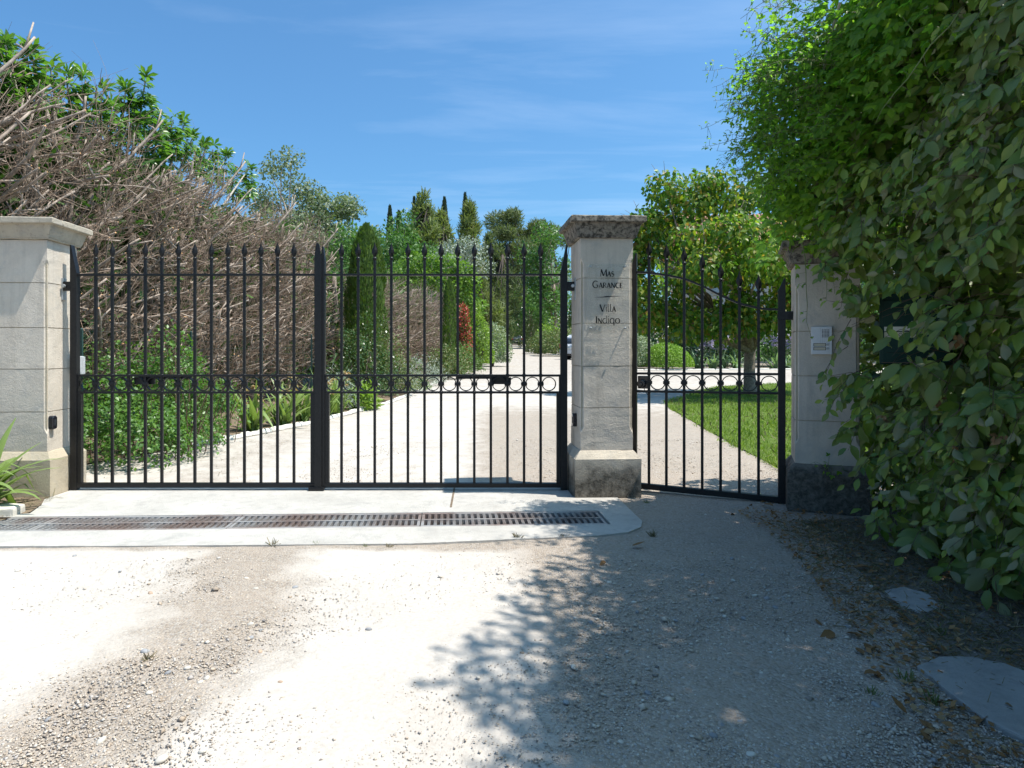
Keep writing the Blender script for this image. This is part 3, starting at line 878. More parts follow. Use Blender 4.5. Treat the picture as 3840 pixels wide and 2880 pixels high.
def ped_gate():
    t = empty('pedestrian_gate', (PED0[0], PED0[1], 0), (0, 0, GA), 'small black iron pedestrian gate with a sweeping curved top rail', 'gate')
    def zat(py, s):
        q = PED0 + GU * s; return CAM_H - (py - VY) / FPX * q[1]
    S = [0.115 + 0.132 * i for i in range(7)]
    tips = [904, 913.6, 925, 951, 986.5, 1016, 1029]
    railp = [(0.028, 1020.5), (0.06, 1021), (S[0], 1024), (0.18, 1027), (S[1], 1032), (S[2], 1045), (S[3], 1072), (S[4], 1108), (S[5], 1139), (S[6], 1156), (0.97, 1160), (PED_L - 0.03, 1161)]
    # left stile is plain, right stile carries the hinge
    obj('stile', post_mesh(0.045, 0.045, -0.015, zat(951, 0.0), zat(1005, 0.0), 1), t, (0.0, 0, 0))
    obj('stile', post_mesh(0.050, 0.05, -0.05, zat(1044, PED_L), zat(1092, PED_L), 1), t, (PED_L, 0, 0))
    xa, xb = 0.0225, PED_L - 0.025
    b = MB(); secs = []
    from mathutils import geometry
    px_ = [p[0] for p in railp]; pz = [zat(p[1], p[0]) for p in railp]
    for s_ in np.linspace(xa, xb, 40):
        # smooth interpolation
        z = float(np.interp(s_, px_, pz)); z = (z + float(np.interp(s_ - 0.03, px_, pz)) + float(np.interp(s_ + 0.03, px_, pz))) / 3
        secs.append([Vector((s_, -0.017, z - 0.008)), Vector((s_, 0.017, z - 0.008)), Vector((s_, 0.017, z + 0.008)), Vector((s_, -0.017, z + 0.008))])
    obj('top_rail', b.loft(secs).mesh('top_rail', M['iron']), t)
    zu0, zu1, zl0, zl1 = 0.905, 0.913, 0.765, 0.773
    def slant(name, za, zb, d, th):
        s_ = [[Vector((x, y, z + e)) for y, e in ((-d / 2, -th / 2), (d / 2, -th / 2), (d / 2, th / 2), (-d / 2, th / 2))] for x, z in ((xa, za), (xb, zb))]
        obj(name, MB().loft(s_).mesh(name, M['iron'], bevel=0.0015), t)
    slant('band_rail', zu0, zu1, 0.034, 0.017); slant('band_rail', zl0, zl1, 0.034, 0.017)
    slant('bottom_rail', 0.022, -0.004, 0.045, 0.042)
    for s_, tp in zip(S, tips):
        f = s_ / PED_L; zb = 0.022 - 0.026 * f + 0.0215
        zball = zat(tp, s_) - 0.135
        bar_with_tip(t, s_, zb, zball)
        zu = zu0 + (zu1 - zu0) * f; zl = zl0 + (zl1 - zl0) * f
        obj('collar', COLLAR, t, (s_, 0, (zu + zl) / 2))
        for zz in (zu, zl): obj('knuckle', NUT, t, (s_, 0, zz))
    rg = ring_mesh(0.0585, 0.0515, 0.022)
    for s_ in [(a + b_) / 2 for a, b_ in zip(S[:-1], S[1:])] + [S[-1] + 0.073]:
        f = s_ / PED_L; obj('ring', rg, t, (s_, 0, (zu0 + zl0) / 2 + 0.008 * f))
    h = MB().box((PED_L + 0.052, 0, 1.34), (0.052, 0.042, 0.062)).box((PED_L + 0.008, -0.029, 1.34), (0.075, 0.007, 0.056)).lathe([(0.009, -0.008), (0.009, 0.0)], (PED_L + 0.05, -0.022, 1.34), 10, 'y')
    obj('hinge_strap', h.mesh('hinge_strap', M['iron'], bevel=0.002), t)
    # electric lock motor in the first bay of the band
    k = MB().box((0.072, 0.03, 0.835), (0.088, 0.06, 0.10)).lathe([(0.03, -0.045), (0.034, -0.038), (0.034, 0.0)], (0.06, 0.0, 0.825), 16, 'y').lathe([(0.018, -0.062), (0.02, -0.045)], (0.055, 0, 0.822), 14, 'y')
    obj('lock_motor', k.mesh('lock_motor', M['black_plastic'], bevel=0.004), t)
    obj('cable', MB().tube([(0.075, 0.01, 0.785), (0.09, 0.0, 0.76), (0.1, 0.0, 0.745), (0.115, 0.01, 0.725), (0.125, 0.01, 0.715)], 0.003, 5).mesh('cable', M['cable']), t)
ped_gate()

# ------------------------------------------------------------------ name plate with lettering
def ribbon(b, pts, ws, z0=0.0, th=0.0012, mi=0):
    """flat stroke in the x-z plane (y = depth)"""
    n = len(pts); L = []; Rr = []
    if not hasattr(ws, '__len__'): ws = [ws] * n
    for i in range(n):
        a = Vector(pts[max(i - 1, 0)]); c = Vector(pts[min(i + 1, n - 1)])
        d = (c - a).normalized(); nn = Vector((-d.y, d.x)); p = Vector(pts[i])
        L.append(p + nn * ws[i] / 2); Rr.append(p - nn * ws[i] / 2)
    secs = []
    for l, r in zip(L, Rr):
        secs.append([Vector((l.x, 0, l.y)), Vector((r.x, 0, r.y)), Vector((r.x, th, r.y)), Vector((l.x, th, l.y))])
    b.loft(secs, True, mi)
def arc(cx, cy_, rx, ry, a0, a1, n=18):
    return [(cx + rx * math.cos(R(a0 + (a1 - a0) * i / n)), cy_ + ry * math.sin(R(a0 + (a1 - a0) * i / n))) for i in range(n + 1)]
TH, TK = 0.085, 0.185
def swell(n, lo=TH, hi=TK, c=0.5):
    return [lo + (hi - lo) * max(0, 1 - ((i / n - c) / 0.42) ** 2) for i in range(n + 1)]
GLY = {
 'M': (0.98, [([(0.06, 0), (0.13, 1)], TH), ([(0.13, 1), (0.46, 0.08)], TK), ([(0.46, 0.08), (0.80, 1)], TH), ([(0.82, 1), (0.89, 0)], TK)]),
 'A': (0.80, [([(0.05, 0), (0.36, 1)], TH), ([(0.36, 1), (0.68, 0)], TK), ([(0.16, 0.34), (0.56, 0.34)], TH)]),
 'S': (0.60, [(arc(0.29, 0.745, 0.20, 0.225, 40, 250, 12) + arc(0.27, 0.27, 0.24, 0.25, 75, -140, 14), [TH] * 4 + [0.10] * 5 + [TK] * 8 + [0.10] * 5 + [TH] * 6)]),
 'G': (0.92, [(arc(0.48, 0.5, 0.40, 0.47, 48, 318, 22), swell(22, TH, 0.16, 0.48)), ([(0.78, 0.42), (0.78, 0.14)], 0.13), ([(0.55, 0.42), (0.84, 0.42)], TH)]),
 'R': (0.74, [([(0.12, 0), (0.12, 1)], TK), ([(0.12, 0.97)] + arc(0.32, 0.74, 0.22, 0.23, 90, -90, 10) + [(0.12, 0.51)], [TH] * 4 + [0.09] * 4 + [TH] * 5), ([(0.30, 0.51), (0.64, 0)], 0.10)]),
 'N': (0.86, [([(0.10, 0), (0.10, 1)], TH), ([(0.10, 1), (0.70, 0)], TK), ([(0.72, 0), (0.72, 1)], TH)]),
 'C': (0.80, [(arc(0.46, 0.5, 0.38, 0.47, 52, 308, 22), swell(22, TH, TK, 0.5))]),
 'E': (0.62, [([(0.13, 0), (0.13, 1)], TK), ([(0.13, 0.97), (0.52, 0.97)], TH), ([(0.13, 0.51), (0.47, 0.51)], TH), ([(0.13, 0.03), (0.54, 0.03)], TH)]),
 'V': (0.84, [([(0.06, 1), (0.42, 0)], TK), ([(0.42, 0), (0.76, 1)], TH)]),
 'i': (0.26, [([(0.12, 0), (0.12, 0.72)], 0.09), ([(0.12, 0.86), (0.12, 0.98)], 0.11)]),
 'l': (0.32, [([(0.10, 1.08), (0.10, 0.10), (0.15, 0.03), (0.26, 0.03)], [0.09, 0.09, 0.08, TH])]),
 'I': (0.34, [([(0.15, 0), (0.15, 1)], 0.17)]),
 'd': (0.76, [(arc(0.34, 0.36, 0.27, 0.34, 60, 330, 20), swell(20, TH, 0.13, 0.5)), ([(0.62, 0), (0.62, 1.08)], TH)]),
 'q': (0.74, [(arc(0.34, 0.36, 0.27, 0.34, 40, 320, 20), swell(20, TH, 0.13, 0.5)), ([(0.60, 0.70), (0.60, -0.28)], 0.12)]),
 'o': (0.74, [(arc(0.36, 0.36, 0.29, 0.34, 0, 360, 28), [TH + 0.05 * abs(math.sin(2 * PI * i / 28 - PI / 2)) for i in range(29)])]),
}
def word(b, s, xc, z, h):
    """s: list of (glyph, relative height)"""
    w = sum(GLY[g][0] * k * h for g, k in s); x = xc - w / 2
    for g, k in s:
        adv, strokes = GLY[g]
        for pts, ws in strokes:
            W = [v * h * (0.55 + 0.45 * k) for v in ws] if hasattr(ws, '__len__') else ws * h * (0.55 + 0.45 * k)
            ribbon(b, [(x + px_ * k * h, z + py_ * k * h) for px_, py_ in pts], W)
        x += adv * k * h
sg = empty('name_plate', (0.9615, 4.992, 0), (0, 0, DR_ANG), 'clear acrylic name plate with black lettering Mas Garance and Villa Indigo', 'sign')
obj('plate', MB().box((0, 0.004, 1.487), (0.315, 0.006, 0.500)).mesh('plate', M['acrylic'], bevel=0.0015), sg)
b = MB()
LX = -0.006
def zf(py): return CAM_H - (py - VY) / FPX * 4.992
def ux(px): return (px - VX) / FPX * 4.992 - 0.951
K = 0.74
word(b, [('M', 1), ('A', 0.72), ('S', 0.72)], ux(2272), zf(1037), 0.0535)
word(b, [('G', 1), ('A', 0.74), ('R', 0.74), ('A', 0.74), ('N', 0.74), ('C', 0.74), ('E', 0.74)], ux(2273), zf(1080), 0.0535)
ribbon(b, [(ux(2223), zf(1115)), (ux(2250), zf(1114.3)), (ux(2272), zf(1112.5)), (ux(2295), zf(1111)), (ux(2324), zf(1111.8))], [0.001, 0.004, 0.0085, 0.004, 0.001])
word(b, [('V', 1), ('i', 1), ('l', 1), ('l', 1), ('A', 0.72)], ux(2274), zf(1169), 0.0545)
word(b, [('I', 1), ('N', 0.72), ('d', 1), ('i', 1), ('q', 1), ('o', 1)], ux(2274), zf(1213), 0.0545)
obj('lettering', b.mesh('lettering', M['letter']), sg, (0, -0.0016, 0))
for px, py in ((2208, 999), (2339, 999), (2210, 1230), (2340, 1230)):
    bo = MB().lathe([(0.0055, -0.006), (0.0075, -0.004), (0.0075, 0.0)], (0, 0, 0), 14, 'y').lathe([(0.004, 0.008), (0.004, 0.046)], (0, 0, 0), 8, 'y')
    obj('bolt', bo.mesh('bolt', M['zinc'], smooth=False), sg, (ux(px), 0.0006, zf(py)))

# ------------------------------------------------------------------ small fittings
def photocell(loc, rotz, label):
    t = empty('photocell', loc, (0, 0, rotz), label, 'photocell', 'gate photocells')
    ring = []
    w, h, r = 0.028, 0.052, 0.016
    pts = []
    for cx, cz, a0 in ((w - r, h - r, 0), (-w + r, h - r, 90), (-w + r, -h + r, 180), (w - r, -h + r, 270)):
        for k in range(5): a = R(a0 + 22.5 * k); pts.append((cx + r * math.cos(a), cz + r * math.sin(a)))
    secs = [[Vector((x * s, y, z * s)) for x, z in pts] for y, s in ((0, 1), (-0.026, 1), (-0.034, 0.88))]
    obj('housing', MB().loft(secs).mesh('housing', M['black_plastic']), t)
    obj('lens', MB().box((0, -0.0345, 0.0), (0.022, 0.004, 0.05)).mesh('lens', M['window'], bevel=0.002), t)
photocell((-3.2857, 5.085, 0.535), R(90) + DR_ANG, 'small black photocell on the sunlit side of the pillar by the bare hedge')
photocell((0.7525, 5.19, 0.545), R(-90) + DR_ANG, 'small black photocell on the narrow side of the name plate pillar')
cb = empty('control_box', (-3.299, 5.385, 0.965), (0, 0, R(90) + DR_ANG), 'light grey plastic control box behind the gate hinge stile', 'box')
obj('housing', MB().box((0, -0.035, 0), (0.09, 0.07, 0.15)).mesh('housing', M['grey_plastic'], bevel=0.012), cb)
obj('lid', MB().box((0, -0.0725, 0), (0.08, 0.006, 0.14)).mesh('lid', M['grey_plastic'], bevel=0.002), cb)

# intercom on the right pillar
nf = np.array([-GU[1] * -1, 0]);
NF = np.array([GU[1], -GU[0]])            # outward normal of the pillar front
fc = pc + NF * 0.2
ic = fc - GU * 0.036
it = empty('intercom', (ic[0], ic[1], 1.156), (0, 0, GA), 'silver grey intercom panel with two bell buttons on the shaded pillar', 'intercom')
body = MB().box((0, -0.014, 0), (0.128, 0.026, 0.190))
obj('housing', body.mesh('housing', M['alu'], bevel=0.003), it)
hb = MB()
for i in range(5):
    for j in range(6): hb.box((0.005 + i * 0.0095, -0.0274, 0.072 - j * 0.0095), (0.0052, 0.0012, 0.0052))
obj('speaker_grille', hb.mesh('speaker_grille', M['dark']), it)
hb = MB()
for i in range(6): hb.box((-0.006 + i * 0.0112, -0.0273, 0.03), (0.0012, 0.0008, 0.115))
obj('ribs', hb.mesh('ribs', M['grey_plastic']), it)
for zz in (-0.030, -0.056):
    l = obj('name_strip', MB().box((-0.012, -0.0284, zz), (0.070, 0.003, 0.017)).mesh('name_strip', M['label_cream']), it)
    obj('strip_frame', MB().box((-0.012, -0.0276, zz), (0.077, 0.0016, 0.022)).mesh('strip_frame', M['dark']), l)
    obj('bell_button', MB().lathe([(0.0065, -0.034), (0.008, -0.031), (0.008, -0.027)], (0.037, 0, zz + 0.001), 14, 'y').mesh('bell_button', M['zinc']), it)

# mailbox in the hedge
mb_ = empty('mailbox', (2.53, 3.86, 0), (0, 0, R(-31)), 'dark green metal mailbox with white labels hidden among the hedge leaves', 'mailbox')
obj('box', MB().box((0, 0.15, 1.215), (0.36, 0.30, 0.42)).mesh('box', M['mail_green'], bevel=0.012), mb_)
obj('door', MB().box((0, -0.006, 1.20), (0.33, 0.010, 0.37)).mesh('door', M['mail_green'], bevel=0.004), mb_)
def textobj(txt, size, mat, parent, loc):
    cu = bpy.data.curves.new('lettering', 'FONT'); cu.body = txt; cu.size = size; cu.extrude = 0.0004
    cu.materials.append(mat)
    tmp = bpy.data.objects.new('lettering', cu); COL.objects.link(tmp)
    me = bpy.data.meshes.new_from_object(tmp.evaluated_get(bpy.context.evaluated_depsgraph_get()))
    bpy.data.objects.remove(tmp)
    o = obj('lettering', me, parent, loc, (R(90), 0, 0))
    return o
for nm, c, s, mt, tx, tl in (('label', (0.035, -0.0125, 1.245), (0.11, 0.002, 0.028), 'label_white', 'pa', (0.05, -0.0142, 1.238)),
                     ('label', (-0.075, -0.0125, 1.215), (0.16, 0.002, 0.026), 'label_white', None, None),
                     ('label', (-0.075, -0.0125, 1.180), (0.16, 0.002, 0.032), 'label_cream', 'ROM', (-0.10, -0.0142, 1.172))):
    l = obj(nm, MB().box((0, 0, 0), s).mesh(nm, M[mt]), mb_, c)
    if tx: textobj(tx, 0.026, M['letter'], l, (tl[0] - c[0], tl[1] - c[1], tl[2] - c[2]))
# ------------------------------------------------------------------ plants: builders
CAMP = np.array([0.0, 0.0, CAM_H])

def leaves_on(parent, pos, d, n, sc, T, mats, n_parts=0, part_name='leaf', rest_name='foliage', score=None, smooth=True, T_rest=None):
    """put leaves on a plant: the n_parts that show largest as objects of their own, the rest joined"""
    pos = np.asarray(pos); N = len(pos); sc = np.asarray(sc)
    fr = frames(d, n)
    order = np.arange(N)
    if n_parts:
        if score is None:
            dist = np.linalg.norm(pos + np.array(parent.matrix_basis.translation) - CAMP, axis=1)
            score = sc / dist
        order = np.argsort(-score)
        base = mesh_np(part_name, T[0], T[1], mats, smooth)
        for i in order[:n_parts]:
            m = Matrix(fr[i].T.tolist()).to_4x4()
            o = obj(part_name, base, parent)
            o.matrix_basis = Matrix.Translation(Vector(pos[i])) @ m @ Matrix.Scale(float(sc[i]), 4)
    rest = order[n_parts:] if n_parts else order
    if len(rest):
        TT = T_rest or T
        V, F = scatter(TT[0], TT[1], pos[rest], fr[rest], sc[rest])
        tag(obj(rest_name, mesh_np(rest_name, V, F, mats, smooth), parent), kind='stuff')

def ellip_points(n, c, r, shell=0.55):
    d = rdir(n)
    rad = shell + (1 - shell) * RNG.random(n) ** 0.6
    return np.array(c) + d * np.array(r) * rad[:, None], d

def blob_points(n, c, r, lump=0.16, freq=3.0, seed=0, low=0.0):
    """points near the surface of a lumpy ellipsoid"""
    d = rdir(n)
    if low > -1: d[:, 2] = np.where(d[:, 2] < low, -d[:, 2] * 0.6 + low * 0.4, d[:, 2]); d = unit(d)
    rr = np.random.default_rng(seed)
    f = np.zeros(n)
    for _ in range(9):
        k = rr.normal(size=3) * freq; f += np.sin(d @ k * 2 + rr.uniform(0, 6.28))
    rad = (1 + lump * f / 3) * (1 - 0.35 * RNG.random(n) ** 2.2)
    return np.array(c) + d * np.array(r) * rad[:, None], d

def bush(name, label, cat, loc, r, n, size, mats, T=LEAF_LO, lump=0.16, group=None, seed=0, droop=0.2, stems=True, n_parts=0):
    """rounded shrub: foliage on a lumpy dome and a few stems inside"""
    t = empty(name, loc, (0, 0, 0), label, cat, group)
    p, d = blob_points(n, (0, 0, r[2] * 0.12), r, lump, 2.5, seed, 0.0)
    nn = unit(d + rnd(n) * 0.8 + np.array([0, 0, 0.35])); ax = unit(rnd(n) + d * 0.5 - np.array([0, 0, droop]))
    leaves_on(t, p, ax, nn, size * RNG.uniform(0.65, 1.25, n), T, mats, n_parts)
    if stems:
        b = MB()
        for k in range(6):
            a = RNG.uniform(0, 6.28); q = 0.55
            b.tube([(0.05 * math.cos(a), 0.05 * math.sin(a), -0.05), (r[0] * 0.3 * math.cos(a), r[1] * 0.3 * math.sin(a), r[2] * 0.4), (r[0] * q * math.cos(a), r[1] * q * math.sin(a), r[2] * 0.75)], [0.02 * r[2] + 0.004, 0.012 * r[2] + 0.003, 0.003], 5)
        obj('stems', b.mesh('stems', M['bark_dark'], True), t)
    return t

def limbs(b, base, h, r0, tips, rr, sides=7, bend=0.15):
    """trunk with limbs to the given tips"""
    top = Vector((base[0] + RNG.uniform(-.04, .04) * h, base[1] + RNG.uniform(-.04, .04) * h, base[2] + h))
    pts = [Vector(base).lerp(top, k / 5) + Vector((RNG.normal(), RNG.normal(), 0)) * 0.012 * h * (k > 0) for k in range(6)]
    b.tube(pts, [r0 * (1.25 if k == 0 else 1 - 0.09 * k) for k in range(6)], sides)
    for tp in tips:
        tp = Vector(tp); k = int(RNG.integers(2, 6)); s = pts[k]
        mid = s.lerp(tp, 0.5) + Vector((RNG.normal(), RNG.normal(), abs(RNG.normal()))) * (tp - s).length * bend * 0.5
        b.tube([s, s.lerp(mid, 0.5) , mid, mid.lerp(tp, 0.5), tp], [r0 * rr, r0 * rr * 0.8, r0 * rr * 0.6, r0 * rr * 0.4, r0 * rr * 0.18], 5)

def tree(name, label, cat, loc, h_trunk, r_trunk, clumps, n, size, mats, bark, T=LEAF_LO, up=0.0, group=None, rr=0.4, n_parts=0, T_rest=None, shell=0.5, hang=0.0):
    """clumps: list of (x,y,z,rx,rz) relative to the base"""
    t = empty(name, loc, (0, 0, 0), label, cat, group)
    b = MB(); limbs(b, (0, 0, -0.1), h_trunk, r_trunk, [(c[0], c[1], c[2]) for c in clumps], rr)
    obj('trunk', b.mesh('trunk', M[bark], True), t)
    w = np.array([c[3] ** 2 * c[4] / c[3] for c in clumps]); w = w / w.sum()
    P = []; D = []
    for c, q in zip(clumps, w):
        k = max(8, int(n * q))
        p, d = ellip_points(k, c[:3], (c[3], c[3], c[4]), shell)
        P.append(p); D.append(d)
    P = np.concatenate(P); D = np.concatenate(D); k = len(P)
    ax = unit(rnd(k) + D * 0.4 + np.array([0, 0, up - hang])); nn = unit(D + rnd(k) * 0.7 + np.array([0, 0, 0.4]))
    leaves_on(t, P, ax, nn, size * RNG.uniform(0.6, 1.3, k), T, mats, n_parts, rest_name='crown', T_rest=T_rest)
    return t

def crown_clumps(nc, c, r, cr, seed=0, flat=0.8, shell=0.35):
    rr = np.random.default_rng(seed); out = []
    for _ in range(nc):
        d = rr.normal(size=3); d /= np.linalg.norm(d); k = shell + (1 - shell) * rr.random() ** 0.5
        s = cr * rr.uniform(0.65, 1.3)
        out.append((c[0] + d[0] * r[0] * k, c[1] + d[1] * r[1] * k, c[2] + d[2] * r[2] * k, s, s * flat))
    return out

def cypress(label, loc, h, w, n, size, mats, group=None, tip=1.0, seed=0, trunk=True):
    t = empty('cypress', loc, (0, 0, 0), label, 'cypress', group)
    rr = np.random.default_rng(seed)
    u = RNG.random(n) ** 0.85; a = RNG.uniform(0, 2 * PI, n)
    f = np.zeros(n)
    for _ in range(7):
        k1, k2 = rr.integers(1, 6), rr.uniform(3, 16); f += np.sin(k1 * a + k2 * u + rr.uniform(0, 6.28))
    prof = np.minimum(1, (u / 0.12 + 0.45)) * (1 - u ** (2.2 * tip)) ** 0.8
    rad = w / 2 * prof * (1 + 0.10 * f / 2) * (1 - 0.3 * RNG.random(n) ** 2)
    P = np.stack([rad * np.cos(a), rad * np.sin(a), u * h], 1)
    D = np.stack([np.cos(a), np.sin(a), np.zeros(n)], 1)
    ax = unit(np.array([0, 0, 1.0]) + D * 0.22 + rnd(n) * 0.22); nn = unit(D + rnd(n) * 0.5)
    leaves_on(t, P, ax, nn, size * RNG.uniform(0.6, 1.3, n), (LEAF_LO[0] * np.array([0.55, 1, 1]), LEAF_LO[1]), mats)
    if trunk:
        obj('trunk', MB().tube([(0, 0, -0.1), (0, 0, h * 0.5), (0, 0, h * 0.93)], [w * 0.14, w * 0.09, 0.01], 7).mesh('trunk', M['bark_dark'], True), t)
    return t

def blade_fan(n, length, width, spread, seed, curve=0.5):
    """sword leaves: list of (V,F) each an arching folded blade"""
    rr = np.random.default_rng(seed); out = []
    for i in range(n):
        a = rr.uniform(0, 6.28); tilt = rr.uniform(0.05, spread); L = length * rr.uniform(0.6, 1.1); w = width * rr.uniform(0.7, 1.15)
        d = Vector((math.cos(a), math.sin(a), 0)); s = Vector((-d.y, d.x, 0))
        tw = rr.uniform(-0.45, 0.45); s = (s * math.cos(tw) + d * math.sin(tw)).normalized()
        b0 = Vector((rr.uniform(-1, 1), rr.uniform(-1, 1), 0)) * 0.06 * length / 0.5
        V = []; F = []; m = 8; p = b0.copy(); ang = tilt; cv = curve * rr.uniform(0.15, 1.3)
        kink = rr.integers(3, 7) if rr.random() < 0.22 else 99
        for k in range(m + 1):
            t = k / m
            ww = w * (0.75 + 0.5 * t if t < 0.4 else 0.95 * max(0.02, (1 - t) / 0.6) ** 0.7)
            dirv = d * math.sin(ang) + Vector((0, 0, 1)) * math.cos(ang)
            nrm = d * math.cos(ang) - Vector((0, 0, 1)) * math.sin(ang)
            V += [tuple(p - s * ww / 2 + nrm * ww * 0.12), tuple(p), tuple(p + s * ww / 2 + nrm * ww * 0.12)]
            p = p + dirv * (L / m); ang += cv / m * (1 + 2 * t) + (1.3 if k == kink else 0)
            ang = min(ang, 2.7)
        for k in range(m):
            a_ = k * 3; F += [(a_, a_ + 1, a_ + 4, a_ + 3), (a_ + 1, a_ + 2, a_ + 5, a_ + 4)]
        out.append((np.array(V), np.array(F)))
    return out

def flower_head(b, c, s, mi, n=9):
    for k in range(n):
        d = rdir(1)[0]; d[2] = abs(d[2]) * 0.6 - 0.15; d = d / np.linalg.norm(d); q = np.cross(d, [0.3, 0.2, 1]); q = q / np.linalg.norm(q) * s * 0.32
        p = Vector(c); e = p + Vector(d) * s * 0.55; f = p + Vector(d) * s + Vector((0, 0, -s * 0.35)); q = Vector(q)
        b.add([p, e - q, f, e + q], [(0, 1, 2, 3)], mi)

def iris_clump(label, loc, n, length, width, mats, seed, flowers=0, fl_mat='petal', fl_h=0.7, group=None, spread=0.7, curve=0.6, name='iris_plant', rot=0):
    t = empty(name, loc, (0, 0, rot), label, 'iris', group)
    for V, F in blade_fan(n, length, width, spread, seed, curve):
        obj('leaf', mesh_np('leaf', V, F, mats, True), t)
    rr = np.random.default_rng(seed + 99)
    for k in range(flowers):
        a = rr.uniform(0, 6.28); x, y = rr.uniform(-.12, .12, 2) * length * 2; h = fl_h * rr.uniform(0.75, 1.1)
        tx, ty = x + 0.12 * h * math.cos(a), y + 0.12 * h * math.sin(a)
        st = obj('flower_stem', MB().tube([(x, y, 0), ((x + tx) / 2, (y + ty) / 2, h * 0.55), (tx, ty, h)], [0.008, 0.007, 0.005], 5).mesh('flower_stem', M['stem_green'], True), t)
        b = MB()
        fs = 1.0 if length < 0.9 else 2.5
        flower_head(b, (tx, ty, h + 0.01), 0.085 * fs, 0, 10)
        for q in range(2): flower_head(b, (x + (tx - x) * (0.6 + 0.18 * q) + rr.uniform(-.03, .03), y + (ty - y) * 0.7 + rr.uniform(-.03, .03), h * (0.72 + 0.13 * q)), 0.06 * fs, 0, 8)
        obj('flower', b.mesh('flower', M[fl_mat], True), st)
    return t

# ------------------------------------------------------------------ left: row of pruned conifers, bare on this side
def branch_mesh(L, r, seed):
    rr = np.random.default_rng(seed)
    pts = [Vector((0, 0, 0))]; d = Vector((1, 0, 0.1))
    for k in range(6):
        d = (d + Vector((0, rr.normal() * 0.10, rr.normal() * 0.08 + 0.05))).normalized(); pts.append(pts[-1] + d * L / 6)
    b = MB(); rad = [r * (1 - 0.09 * k) for k in range(7)]
    b.tube(pts, rad, 7, cap=True, mi=0)
    b.m[-1] = 1; b.m[-2] = 0                       # the sawn end
    for k in range(int(rr.integers(2, 5))):           # side stubs
        i = int(rr.integers(2, 6)); s = pts[i]; e = s + Vector((rr.uniform(.3, 1), rr.normal(), rr.normal() * 0.6 + 0.2)).normalized() * L * rr.uniform(0.12, 0.34)
        b.tube([s, s.lerp(e, 0.5) + Vector((0, 0, 0.01)), e], [r * 0.5, r * 0.42, r * 0.34], 5, True, 0); b.m[-1] = 1
    return b.mesh('branch', [M['dead_branch'], M['cut_wood']], True)
BRANCH = [branch_mesh(RNG.uniform(0.45, 0.95), RNG.uniform(0.012, 0.03), 40 + i) for i in range(12)]

VARIANT = []
def twig_mesh(H, seed, nb=24, per=27):
    """branch places of one tree and the fine twigs that grow along them"""
    rr = np.random.default_rng(seed); places = []; P0 = []; D = []
    for k in range(nb):
        z = 0.30 + (H - 0.62) * (k + rr.random()) / nb; z = z + rr.normal() * .05
        base = np.array([rr.uniform(-.05, .38), rr.uniform(-.30, .30), z])
        e1 = Euler((0, -rr.uniform(.25, .95), rr.uniform(-.5, 1.15))); mi = int(rr.integers(0, 12))
        places.append((tuple(base), (e1.to_matrix() @ Euler((rr.uniform(-3, 3), 0, 0)).to_matrix()).to_euler(), mi))
        d = np.array(e1.to_matrix() @ Vector((1, 0, .15))); d /= np.linalg.norm(d)
        m = int(per * rr.uniform(.5, 1.4)); u = rr.uniform(.05, .95, m)
        P0.append(base + d * u[:, None] * .75 + rr.normal(0, .035, (m, 3)))
        D.append(unit(d * .75 + rr.normal(0, .55, (m, 3)) + np.array([0, 0, .1])))
    m = 120
    P0.append(np.stack([rr.uniform(-.2, .6, m), rr.uniform(-.5, .5, m), rr.uniform(.2, H * .98, m)], 1)); D.append(unit(rr.normal(size=(m, 3)) + np.array([.4, .2, .6])))
    P0 = np.concatenate(P0); d = np.concatenate(D); n = len(P0)
    L = rr.gamma(3.0, 0.075, n) + 0.08
    up = unit(rr.normal(size=(n, 3)) + np.array([0.2, 0, 0.3]))
    m = 5; t = np.linspace(0, 1, m); cv = rr.normal(0, 0.45, n)
    P = P0[:, None] + d[:, None] * (L[:, None] * t)[:, :, None] + up[:, None] * (cv[:, None] * L[:, None] * t ** 2)[:, :, None]
    P += rr.normal(0, 0.006, P.shape)
    r0 = rr.choice([0.0024, 0.0034, 0.005, 0.008], n, p=[.3, .35, .25, .1])
    VARIANT.append(places)
    return P, r0[:, None] * (1 - 0.55 * t)[None]
TWIGS = []; SPRAY = []; TRUNKS = []
TW_H = 3.45
